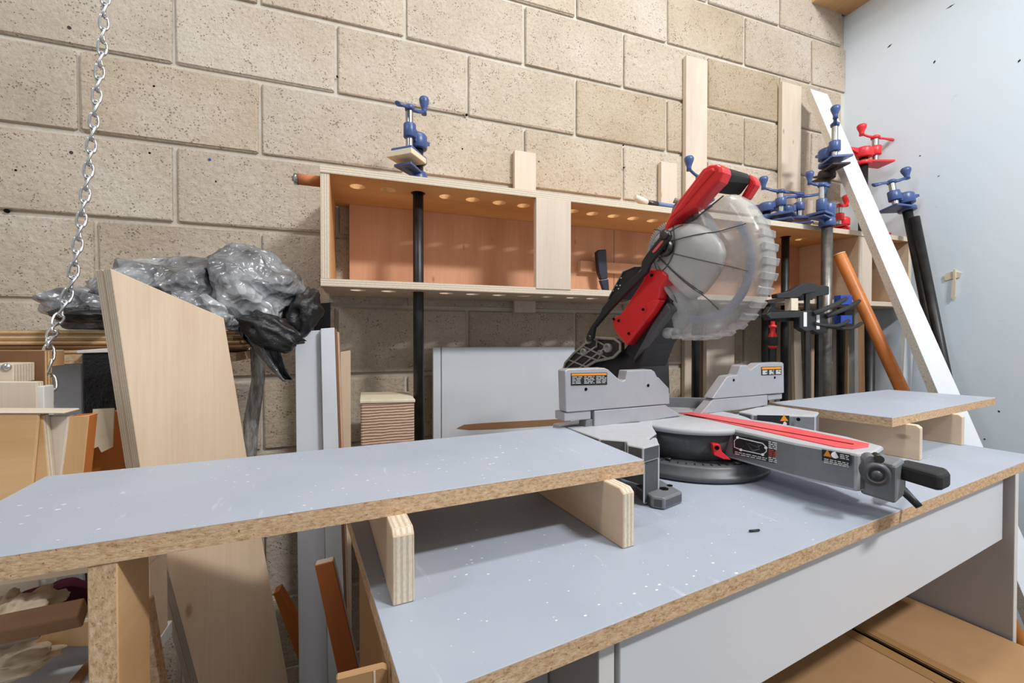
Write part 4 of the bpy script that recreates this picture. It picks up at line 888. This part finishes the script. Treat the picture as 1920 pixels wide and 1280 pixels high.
# boards and pipes standing under the right half of the rack
for i, (pts, y, f_, e_, nm, lb) in enumerate([
    ([(1488, 578), (1500, 578), (1511, 900), (1494, 900)], -0.10, 'maple', 'plyedge', 'thin_board', 'thin pale board tilted under the rack left of the black clamp bars'),
    ([(1521, 600), (1534, 600), (1534, 900), (1522, 900)], -0.06, 'ply', 'plyedge', 'thin_board', 'thin plywood board behind the black clamp bars'),
    ([(1568, 590), (1577, 590), (1577, 900), (1568, 900)], -0.12, 'dark_iron', 'white_edge', 'thin_board', 'dark grey metal strip beside the grey pipes'),
    ([(1580, 592), (1592, 592), (1592, 900), (1580, 900)], -0.08, 'oak', 'plyedge', 'thin_board', 'brown wooden strip right of the grey pipes'),
    ([(1609, 560), (1620, 562), (1624, 900), (1611, 900)], -0.235, 'brown_wood', 'white_edge', 'thin_board', 'dark brown board with pale edge left of the orange pole'),
    ([(1700, 585), (1716, 585), (1700, 900), (1684, 900)], -0.285, 'white_melamine', 'white_edge', 'thin_board', 'white strip leaning beneath the rack right of the orange pole')]):
    sb_ = wy(pts, y)
    z_b = 0.002
    for k_, j_ in ((2, 1), (3, 0)):
        d_ = (sb_[k_]-sb_[j_]); sb_[k_] = sb_[j_]+d_*((z_b-sb_[j_].z)/d_.z)
    tag(slab(nm, sb_, 0.014, f_, e_, None, V((0, 0.014, 0)), 0.0006, xdir=V((0, 0, 1))), lb, 'board', 'boards standing under the rack')
for px, y, top, lb, m, rr in ((1632, -0.20, 612, 'black pipe with white paint specks standing behind the orange pole', 'black_pipe', 0.016), (1535, -0.12, 620, 'black pipe standing just left of the thick grey pipe', 'black_pipe', 0.0135)):
    p_ = ony(px, top, y); tag(MB().cyl((p_.x, y, 0.001), (p_.x, y, p_.z), rr, 16).build('steel_pipe', m), lb, 'pipe')
# orange pole
a0, a1 = ony(1574, 478, -0.284), ony(1690, 728, -0.44)
d_ = (a1-a0); a2 = a0+d_*((0.012-a0.z)/d_.z)
pole = root('wooden_pole', a2, 'orange varnished wooden pole leaning across the rack', 'pole')
MB().cyl(a2, a0, 0.0185, 20).build('shaft', 'orange_wood', pole, None, 0.002)
MB().lathe([(0.0187, 0), (0.0187, 0.004), (0.012, 0.006), (0.0, 0.0065)], frame(a0, (1, 0, 0), a0-a2), 20, caps=False).build('end_cap', 'oak', pole)
# white plank leaning into the corner
b0, b1 = ony(1519, 166, -0.055), ony(1904, 1080, -0.75); u_ = (b1-b0).normalized(); b2 = b0+u_*((0.003-b0.z)/u_.z)
g_ = V((0.95, -0.30, 0)); g_ = (g_-u_*g_.dot(u_)).normalized(); n_ = u_.cross(g_).normalized()
if n_.dot(CAM-b0) < 0: n_ = -n_
w_ = 0.064; f0 = b0+g_*w_+u_*0.03
lo_ = b2-u_*0.05
tag(slab('white_plank', [b0, lo_, lo_+g_*w_, f0], 0.028, 'white_melamine', 'chip_pale', None, -n_*0.028, 0.0006, xdir=u_), 'long white plank with speckled chipboard edge leaning into the room corner', 'plank')

# ---------------------------------------------------------------- items on the rack
nv = root('utility_knife', ony(1132, 545, -0.07), 'dark navy knife standing inside the rack behind the saw', 'knife')
MB().prism(wy([(1119, 472), (1123, 468), (1137, 467), (1139, 505), (1140, 522), (1128, 524), (1123, 510)], -0.085), (0, 0.018, 0)).build('handle', 'navy_plastic', nv, None, 0.003)
MB().prism(wy([(1126, 525), (1141, 523), (1143, 548), (1134, 548)], -0.083), (0, 0.014, 0)).build('sheath', 'navy_plastic', nv, None, 0.002)
br = root('paint_brush', V((ony(1225, 382, -0.249).x, -0.249, ZT)), 'old paint brush with blue handle lying on the rack top', 'brush')
def bt(px): return V((ony(px, 382, -0.249).x, -0.249, ZT+0.009))
MB().tube([bt(1232), bt(1245), bt(1290)], [0.008, 0.0065, 0.005], 10).build('handle', 'brush_blue', br)
MB().tube([bt(1213), bt(1232)], [0.0085, 0.0085], 10).build('ferrule', 'dark_steel', br)
MB().tube([bt(1213), bt(1203)+V((0, 0, .004)), bt(1190)+V((0, 0, .012))], [0.0085, 0.011, 0.008], 10).build('bristles', 'bristle', br)
pk = V((XL, -0.215, 1.482)); 
peg = MB().cyl(pk-V((0.052, 0, 0)), pk, 0.0125, 18).build('peg', 'cork', rack)
MB().lathe([(0.0135, 0), (0.0135, 0.008), (0.006, 0.008), (0.006, 0.012), (0, 0.012)], frame(pk-V((0.05, 0, 0)), (0, 0, 1), (-1, 0, 0)), 18, caps=False).build('peg_cap', 'steel', peg)

# ---------------------------------------------------------------- left: long thin boards on a chain-hung rail
mats = ['brown_wood', 'pink_stack', 'brown_wood', 'ply_shaded_red', 'brown_wood', 'oak']
rr_ = random.Random(11)
zz = 1.072
for k in range(6):
    t_ = (0.017, 0.006, 0.008, 0.007, 0.009, 0.008)[k]; xr = ony((446, 430, 455, 452, 440, 443)[k], 640, -0.36).x
    lb = ['lowest thick chipboard strip in the hanging stack under the black bag', 'second lowest thin strip in the stack under the black bag', 'third strip from below in the stack under the black bag',
          'third strip from the top in the stack under the black bag', 'second strip from the top in the stack under the black bag', 'topmost brown strip in the stack under the black bag'][k]
    yo = rr_.uniform(-0.012, 0.012)
    tag(bar('thin_strip', (xr-0.6, -0.29+yo, zz+t_/2), (1.2, 0.16, t_), 0, mats[k], 'particle' if k == 0 else 'plyedge_dark', None, 0.0005), lb, 'strip', 'long strips stacked under the black bag')
    zz += t_+0.0006
STZ = zz
rx = ony(96, 645, -0.5)
tag(bar('support_rail', (rx.x-0.5, -0.485, 1.087), (1.0, 0.03, 0.024), 0, 'maple', 'oak', None, 0.001), 'pale wooden rail in front of the hanging strips at the left edge', 'rail')
# chain
tor = MB()
def link_mesh():
    b = MB(); n = 20; pts = []
    for k in range(n):
        a = 2*math.pi*k/n; x = 0.0056*math.sin(a); z_ = 0.0105*math.cos(a)+0.0028*math.copysign(1, math.cos(a))*min(1, abs(math.cos(a))*3)
        pts.append(V((x, 0.0024*math.sin(2*a), z_)))
    b.tube(pts, 0.0019, 8, closed=True); return b
ch_px = [(200, -40, -.40), (192, 90, -.40), (178, 210, -.405), (165, 330, -.41), (150, 430, -.42), (135, 530, -.43), (113, 590, -.44), (103, 612, -.46), (92, 645, -.505), (91, 690, -.508), (96, 725, -.51), (93, 772, -.512)]
cp = [ony(*q_) for q_ in ch_px]
chain = root('chain', cp[-1], 'twisted zinc link chain hanging down the left of the block wall', 'chain')
seg = [(cp[i+1]-cp[i]).length for i in range(len(cp)-1)]; tot = sum(seg); sp_ = 0.0212; nl = int(tot/sp_)
def along(s_):
    for i, L_ in enumerate(seg):
        if s_ <= L_: return cp[i]+(cp[i+1]-cp[i])*(s_/L_), (cp[i+1]-cp[i]).normalized()
        s_ -= L_
    return cp[-1], (cp[-1]-cp[-2]).normalized()
l0 = None
for k in range(nl):
    p_, t_ = along((k+0.5)*sp_); an_ = (0.5 if k % 2 else 0.5+math.pi/2)+rr_.uniform(-.15, .15)
    Mk = frame(p_, V((math.cos(an_), math.sin(an_), 0)), t_)
    if l0 is None: l0 = link_mesh().build('link', 'zinc_chain', None, Matrix.Identity(4)); l0.matrix_basis = Mk; WM[l0.name] = Mk; l0.parent = chain; l0.matrix_parent_inverse = WM[chain.name].inverted()
    else: copyo(l0, Mk, chain)

# ---------------------------------------------------------------- black plastic bag
s = NT('bag_plastic'); co = s.rawco()
s.col(s.ramp(s.noise(co, 9, 5, 0.6), [(0.34, lin((84, 84, 86))), (0.5, lin((132, 133, 136))), (0.66, lin((186, 188, 191)))]))
wv = s.n('ShaderNodeVectorMath', operation='ADD'); nv_ = s.n('ShaderNodeTexNoise', i_Scale=14.0); s.l(co, nv_.inputs['Vector'])
sv = s.n('ShaderNodeVectorMath', operation='SCALE'); sv.inputs['Scale'].default_value = 0.05; s.l(nv_.outputs['Color'], sv.inputs[0]); s.l(co, wv.inputs[0]); s.l(sv.outputs[0], wv.inputs[1])
vo = s.n('ShaderNodeTexVoronoi', i_Scale=24.0); s.l(wv.outputs[0], vo.inputs['Vector']); v2 = s.n('ShaderNodeTexVoronoi', i_Scale=60.0); s.l(wv.outputs[0], v2.inputs['Vector'])
hh = s.n('ShaderNodeMath', operation='MULTIPLY_ADD', i_1=0.35); s.l(v2.outputs['Distance'], hh.inputs[0]); s.l(vo.outputs['Distance'], hh.inputs[2])
s.bump(hh.outputs[0], 0.9, 0.018); MAT['bag_grey'] = s.set(0.24, 0, 0.8).m
s = NT('bag_black'); s.col(lin((26, 26, 28))); s.bump(s.noise(s.rawco(), 40, 6, 0.7), 0.6, 0.008); MAT['bag_black'] = s.set(0.22, 0, 0.6).m
bagc = ony(400, 600, -0.3)
bag = root('plastic_bag', V((bagc.x, -0.3, STZ)), 'crumpled grey and black plastic bag lying on the stacked strips', 'bag')
def lump(cx, cy, y, rx_, ry_, dep, seed, amp, mat, flat=None, rotk=0.0):
    c = ony(cx, cy, y); zc = (c-CAM).dot(FWD); sx_, sz_ = rx_*zc/FOC, ry_*zc/FOC
    b = MB(); n1, n2 = 40, 64; P = []
    for i in range(n1+1):
        th = math.pi*i/n1; row = []
        for k in range(n2+1):
            ph = 2*math.pi*(k % n2)/n2; d = V((math.sin(th)*math.cos(ph), math.sin(th)*math.sin(ph), math.cos(th)))
            q_ = d*1.6+V((seed*7.1, seed*3.3, seed)); r_ = 0
            for o_ in range(3): r_ += (0.5-abs(NZ.noise(q_*(2.0**o_)*0.55)))*(0.42**o_)
            r_ = 1+amp*(r_-0.62)
            dx_, dy_, dz_ = d.x*sx_*r_, d.y*dep*r_, d.z*sz_*r_
            p_ = c+V((dx_*math.cos(rotk)-dz_*math.sin(rotk), dy_, dx_*math.sin(rotk)+dz_*math.cos(rotk)))
            if flat is not None and p_.z < flat: p_.z = flat+0.15*(p_.z-flat)*0.0
            row.append(p_)
        P.append(row)
    b.grid(P); return b.build('bag_fold', mat, bag, weld=True)
fz = STZ+0.0005
lump(190, 578, -0.33, 95, 50, 0.07, 1.3, 0.55, 'bag_grey', fz, -0.1)
lump(325, 548, -0.31, 125, 68, 0.10, 2.1, 0.55, 'bag_grey', fz, 0.06)
lump(468, 548, -0.30, 92, 84, 0.11, 4.7, 0.55, 'bag_grey', fz, -0.2)
lump(378, 588, -0.40, 72, 36, 0.03, 6.3, 0.55, 'bag_grey', fz, -0.35)
lump(160, 590, -0.40, 52, 16, 0.03, 8.3, 0.5, 'bag_black', fz)
lump(572, 588, -0.30, 32, 50, 0.07, 5.5, 0.5, 'bag_black', None, -0.3)
lump(510, 622, -0.425, 60, 32, 0.03, 9.1, 0.6, 'bag_black', None, -0.5)
b = MB(); edge1 = [(420, 600), (445, 622), (475, 655), (505, 690), (530, 715), (546, 712)]; edge2 = [(500, 590), (520, 612), (522, 640), (526, 665), (536, 690), (549, 712)]
P = []
for i in range(len(edge1)):
    row = []
    for k in range(9):
        t_ = k/8.0; x = edge1[i][0]*(1-t_)+edge2[i][0]*t_; y = edge1[i][1]*(1-t_)+edge2[i][1]*t_
        row.append(ony(x, y, -0.40+0.03*math.sin(t_*7+i)+0.012*NZ.noise(V((x*.06, y*.06, 1)))))
    P.append(row)
b.grid(P); b.build('bag_tail', 'bag_grey', bag, solid=0.001)
# clear film roll
s = NT('clear_film'); s.col(s.ramp(s.noise(s.rawco((60, 60, 14)), 1.0, 5, 0.7), [(0.4, lin((96, 92, 86))), (0.6, lin((190, 188, 184)))])); s.bump(s.noise(s.rawco((80, 80, 18)), 1, 5), 0.6, 0.006); s.b.inputs['Alpha'].default_value = 0.75; MAT['clear_film'] = s.set(0.15, 0, 0.7).m
a0, a1 = ony(484, 652, -0.335), ony(470, 852, -0.335); d_ = a1-a0
tag(MB().tube([a0, a0+d_*0.3+V((.004, 0, 0)), a0+d_*0.7+V((-.003, 0, 0)), a1, a0+d_*((0.002-a0.z)/d_.z)], [0.014, 0.012, 0.014, 0.011, 0.011], 14).build('film_roll', 'clear_film'), 'shiny clear plastic film tube hanging beside the plywood slab', 'plastic film')

# ---------------------------------------------------------------- drawer parts and off-cuts at the far left
def leaf(name, pts, y, th, f_, e_, lb, cat='board', grp='cabinet parts at the left edge', down=True):
    P = wy(pts, y)
    if down:
        zmin = min(p_.z for p_ in P)
        P = [V((p_.x, p_.y, 0.001)) if p_.z < zmin+0.02 else p_ for p_ in P]
    return tag(slab(name, P, th, f_, e_, None, V((0, th, 0)), 0.0008, xdir=V((0, 0, 1))), lb, cat, grp)
def standing(name, x0, x1, ytop, y, th, f_, e_, lb, ybot=None, cat='board', grp='cabinet parts at the left edge', lean=0.0):
    a, c_ = ony(x0, ytop, y), ony(x1, ytop, y); zb_ = ony(x0, ybot, y).z if ybot else 0.001
    return tag(slab(name, [V((a.x, y, zb_)), V((a.x+lean, y, a.z)), V((c_.x+lean, y, c_.z)), V((c_.x, y, zb_))], th, f_, e_, None, V((0, th, 0)), 0.0008, xdir=V((0, 0, 1))), lb, cat, grp)
standing('melamine_sheet', 40, 152, 661, -0.30, 0.016, 'white_melamine', 'white_edge', 'white sheet behind the hanging chain at the left')
bp = root('wrapped_parcel', ony(182, 770, -0.40), 'flat parcel wrapped in black plastic left of the plywood slab', 'parcel')
a, c_ = ony(152, 662, -0.40), ony(222, 660, -0.40)
MB().prism([V((a.x, -.40, 0.001)), V((c_.x, -.40, 0.001)), V((c_.x, -.40, c_.z)), V((a.x, -.40, a.z))], (0, 0.03, 0)).build('wrapped_body', 'bag_black', bp, None, 0.003)
MB().prism([V((a.x-.004, -.404, a.z)), V((c_.x, -.404, c_.z)), V((c_.x, -.404, c_.z+.008)), V((a.x-.004, -.404, a.z+.005))], (0, 0.036, 0)).build('top_edge', 'white_edge', bp, None, 0.001)
standing('brown_board', -90, 83, 657, -0.52, 0.016, 'brown_wood', 'plyedge_dark', 'brown panel behind the small screwed block at the far left', lean=0.0)
blk_ = root('screwed_block', ony(0, 720, -0.55), 'small pale block with a round screw at the left picture edge', 'block', 'cabinet parts at the left edge')
slab('block', wy([(-30, 682), (25, 682), (25, 719), (-30, 719)], -0.56), 0.04, 'maple', 'plyedge', blk_, V((0, 0.04, 0)), 0.001)
c = ony(12, 688, -0.561); MB().lathe([(0.005, 0), (0.0045, 0.0015), (0.0, 0.0028)], frame(c, (0, 0, 1), (0, -1, 0)), 14, caps=False).build('screw', 'steel', blk_)
standing('pale_board', -60, 68, 716, -0.575, 0.014, 'maple', 'plyedge', 'pale board below the small screwed block')
standing('white_edged_board', 69, 82, 724, -0.573, 0.02, 'white_edge', 'white_edge', 'narrow white edge piece beside the hanging chain end')
db = root('drawer_box', ony(20, 930, -0.60), 'tan wooden drawer box beside the end of the left board', 'drawer', 'cabinet parts at the left edge')
slab('front', wy([(-110, 776), (72, 775), (45, 1068), (-110, 1090)], -0.64), 0.014, 'oak', 'plyedge_dark', db, V((0, 0.014, 0)))
slab('rim', wy([(-110, 772), (121, 772), (121, 775.5), (-110, 775.5)], -0.642), 0.03, 'maple', 'plyedge', db, V((0, 0.03, 0)))
slab('side', wy([(73, 778), (80, 778), (92, 900), (50, 915)], -0.635), 0.012, 'oak', 'plyedge', db, V((0, 0.012, 0)))
leaf('striped_board', [(80, 780), (128, 780), (112, 905), (90, 915), (86, 915)], -0.622, 0.012, 'maple', 'plyedge', 'pale striped board between the drawer box and the orange off-cut', down=False)
leaf('orange_offcut', [(129, 781), (167, 778), (154, 905), (112, 905)], -0.618, 0.02, 'oak', 'orange_wood', 'golden off-cut with upright grain left of the paper tag', down=False)
leaf('dark_offcut', [(163, 776), (222, 770), (240, 900), (155, 900)], -0.50, 0.02, 'orange_wood', 'orange_wood', 'shaded orange board behind the torn paper tag', down=False)
tag(MB().prism(wy([(174, 767), (214, 765), (211, 838), (190, 848), (184, 837), (172, 842)], -0.53), (0, 0.002, 0)).build('paper_tag', 'masking_tape'), 'torn beige paper tag hanging before the orange board', 'paper')
# ---------------------------------------------------------------- clutter under the left extension board
lc = root('low_cabinet', (-0.1, -0.755, 0.0), 'low white cabinet top half hidden under the left board', 'cabinet')
CT = 0.72
MB().box((-0.14, -0.755, (CT-0.018)/2+0.0005), (0.60, 0.31, CT-0.019)).build('carcass', 'grey_panel', lc)
MB().box((-0.125, -0.6275, 0.838), (0.63, 0.055, 0.012)).build('upper_shelf', 'ply', lc, None, 0.001)
MB().box((0.183, -0.6275, 0.776), (0.012, 0.05, 0.112)).build('shelf_end', 'ply', lc)
MB().box((-0.43, -0.6275, 0.776), (0.012, 0.05, 0.112)).build('shelf_end', 'ply', lc)
MB().box((-0.125, -0.755, CT-0.009), (0.63, 0.33, 0.018)).build('top', 'white_melamine', lc, None, 0.001)
st = [onz(a_, b_, CT+0.001) for a_, b_ in [(128, 1285), (150, 1285), (190, 1222), (180, 1222)]]
tag(slab('dark_strip', st, 0.004, 'brown_wood', 'brown_wood', None, V((0, 0, 0.004))), 'dark brown strip lying diagonally on the low white cabinet', 'strip')
tag(slab('pale_board', wy([(60, 1212), (98, 1166), (225, 1163), (225, 1212)], -0.655), 0.03, 'oak', 'plyedge', None, V((0, 0.03, 0)), 0.001), 'light tan board lying behind the brown stick under the left board', 'board')
a0, a1 = ony(-40, 1200, -0.690), ony(150, 1138, -0.690)
dx_ = (a1-a0).normalized()
Mk = frame((a0+a1)*0.5, dx_, V((0.1, -0.55, 0.83)))
tag(MB().box((0, 0, 0), ((a1-a0).length, 0.022, 0.024), Mk).build('square_stick', 'brown_wood', None, Mk, 0.002), 'brown square stick sloping over the rags under the left board', 'stick')
def rag(name, cx, cy, y, rx_, ry_, dep, seed, amp, mat, lb):
    c = ony(cx, cy, y); zc = (c-CAM).dot(FWD); sx_, sz_ = rx_*zc/FOC, ry_*zc/FOC; b = MB(); P = []
    for i in range(25):
        th = math.pi*i/24; row = []
        for k in range(41):
            ph = 2*math.pi*(k % 40)/40; d = V((math.sin(th)*math.cos(ph), math.sin(th)*math.sin(ph), math.cos(th)))
            r_ = 1+amp*(NZ.noise(d*1.7+V((seed, seed*2, 0)))+0.5*NZ.noise(d*4+V((seed, 0, seed)))); row.append(c+V((d.x*sx_*r_, d.y*dep*r_, d.z*sz_*r_)))
        P.append(row)
    b.grid(P); return tag(b.build(name, mat, weld=True), lb, 'cloth', 'rags under the left board')
rag('maroon_cloth', 125, 1126, -0.580, 105, 34, 0.022, 1.0, 0.5, 'maroon_cloth', 'crumpled maroon cloth under the left board')
rag('cream_rag', 52, 1136, -0.645, 40, 18, 0.03, 3.0, 0.5, 'cream_rag', 'bunched cream rag behind the brown stick')
rag('cream_rag', 0, 1150, -0.645, 32, 26, 0.03, 5.0, 0.5, 'cream_rag', 'cream rag at the left picture edge')
rag('cream_rag', 30, 1240, -0.672, 60, 14, 0.03, 7.0, 0.5, 'cream_rag', 'flat cream rag on the front of the low cabinet')
# between the upright and the table
def lean_board(name, pts, y0, y1, th, f_, e_, lb, cat='board', grp=None):
    """outline given top pair then bottom pair, top in plane y0, bottom in plane y1, run down to the floor"""
    tl, tr, br_, bl_ = ony(*pts[0], y0), ony(*pts[1], y0), ony(*pts[2], y1), ony(*pts[3], y1)
    n_ = (tr-tl).cross(bl_-tl).normalized()
    if n_.dot(CAM-tl) < 0: n_ = -n_
    br_ = onp(*pts[2], tl, n_); bl_ = onp(*pts[3], tl, n_)
    d1, d2 = br_-tr, bl_-tl; br_ = tr+d1*((0.004-tr.z)/d1.z); bl_ = tl+d2*((0.004-tl.z)/d2.z)
    return tag(slab(name, [tl, tr, br_, bl_], th, f_, e_, None, -n_*th, 0.001, xdir=bl_-tl), lb, cat, grp)
lean_board('orange_board', [(590, 1060), (625, 1051), (673, 1255), (634, 1268)], -0.62, -0.64, 0.02, 'orange_wood', 'maple', 'orange brown board leaning between the white boards and the bench')
lean_board('brown_board', [(512, 1113), (524, 1106), (580, 1200), (560, 1240)], -0.27, -0.28, 0.03, 'orange_wood', 'orange_wood', 'short brown board sticking out behind the big plywood slab')
lean_board('chipboard_piece', [(251, 1138), (276, 1127), (303, 1290), (265, 1290)], -0.735, -0.74, 0.016, 'particle', 'particle', 'rough chipboard piece squeezed between the upright and plywood slab')
cb = root('cardboard_flap', ony(680, 1290, -0.99), 'folded cardboard piece at the bench corner under the orange board', 'cardboard')
fp = wy([(630, 1272), (718, 1250), (728, 1254), (728, 1420), (640, 1430)], -0.985)
for q_ in (3, 4): fp[q_].z = 0.002
slab('sheet', fp, 0.006, 'cardboard', 'cardboard', cb, V((0, 0.006, 0)), 0.001)
MB().prism([p_+V((0, -0.0004, 0)) for p_ in wy([(700, 1258), (704, 1257), (707, 1400), (703, 1400)], -0.985)], (0, 0.0004, 0)).build('fold_line', 'maple', cb)
# ---------------------------------------------------------------- cardboard boxes under the bench, right
def carton(a0, a1, b0, b1, z, lb, seam):
    r = root('cardboard_box', T((a0+a1)/2, (b0+b1)/2, -TZ), lb, 'box', 'cardboard boxes under the bench')
    for (p_, q_) in (((a0, b0), (a1, b0)), ((a1, b0), (a1, b1)), ((a1, b1), (a0, b1)), ((a0, b1), (a0, b0))):
        A_, B_ = T(*p_), T(*q_); d = (B_-A_).normalized(); nn = V((-d.y, d.x, 0))*0.005
        MB().prism([V((A_.x, A_.y, .001)), V((B_.x, B_.y, .001)), V((B_.x, B_.y, z)), V((A_.x, A_.y, z))], nn).build('side', 'cardboard', r)
    m = seam
    f1 = slab('flap', [V((*T(a0, b0).xy, z)), V((*T(m-0.008, b0).xy, z+0.004)), V((*T(m-0.008, b1).xy, z+0.004)), V((*T(a0, b1).xy, z))], 0.005, 'cardboard', 'cardboard', r, V((0, 0, 0.005)), 0.0005)
    f2 = slab('flap', [V((*T(m+0.007, b0).xy, z+0.003)), V((*T(a1, b0).xy, z)), V((*T(a1, b1).xy, z)), V((*T(m+0.007, b1).xy, z+0.003))], 0.005, 'cardboard', 'cardboard', r, V((0, 0, 0.005)), 0.0005)
    MB().prism([V((*T(m-0.034, b0+0.01).xy, z+0.0092)), V((*T(m-0.010, b0+0.01).xy, z+0.0098)), V((*T(m-0.010, b1-0.06).xy, z+0.0098)), V((*T(m-0.034, b1-0.06).xy, z+0.0092))], (0, 0, 0.0004)).build('tape', 'cardboard_tape', f1)
    MB().prism([V((*T(m+0.009, b0+0.01).xy, z+0.0088)), V((*T(m+0.03, b0+0.01).xy, z+0.0084)), V((*T(m+0.03, b1-0.10).xy, z+0.0084)), V((*T(m+0.009, b1-0.10).xy, z+0.0088))], (0, 0, 0.0004)).build('tape', 'cardboard_tape', f2)
    return r, f1
bx, f1 = carton(0.52, 1.128, -0.42, 0.34, 0.545, 'large taped cardboard box under the bench with an open seam', 0.90)
mk = T(0.80, 0.02, 0); b = MB(); zz_ = 0.5535
b.tube([V((mk.x-0.006, mk.y+0.003, zz_)), V((mk.x-0.001, mk.y+0.007, zz_)), V((mk.x+0.004, mk.y+0.004, zz_)), V((mk.x-0.003, mk.y-0.004, zz_)), V((mk.x+0.007, mk.y-0.005, zz_))], 0.0008, 6); b.build('pen_mark', 'hole_black', f1)
carton(1.16, 1.29, -0.50, -0.012, 0.53, 'pale second cardboard box just outside the bench leg', 1.22)
# ---------------------------------------------------------------- screw holes and plugs in the block wall
for px, py, r_, m in ((289, 162, .0035, 'hole_black'), (281, 287, .0035, 'hole_black'), (393, 299, .0042, 'bright_blue'), (12, 395, .006, 'hole_black'), (30, 319, .003, 'hole_black'), (875, 215, .0045, 'hole_black'),
                       (867, 279, .003, 'hole_black'), (1010, 303, .003, 'hole_black'), (1023, 327, .002, 'hole_black'), (1170, 314, .003, 'hole_black'), (1169, 272, .003, 'hole_black'), (632, 143, .003, 'hole_black'), (405, 340, .0025, 'hole_black'), (130, 52, .005, 'dark_iron'), (134, 286, .005, 'dark_iron')):
    c = ony(px, py, -0.0004); MB().cyl(c+V((0, 0.004, 0)), c-V((0, 0.0014, 0)), r_*0.75, 10).build('plug_hole', m, wall)
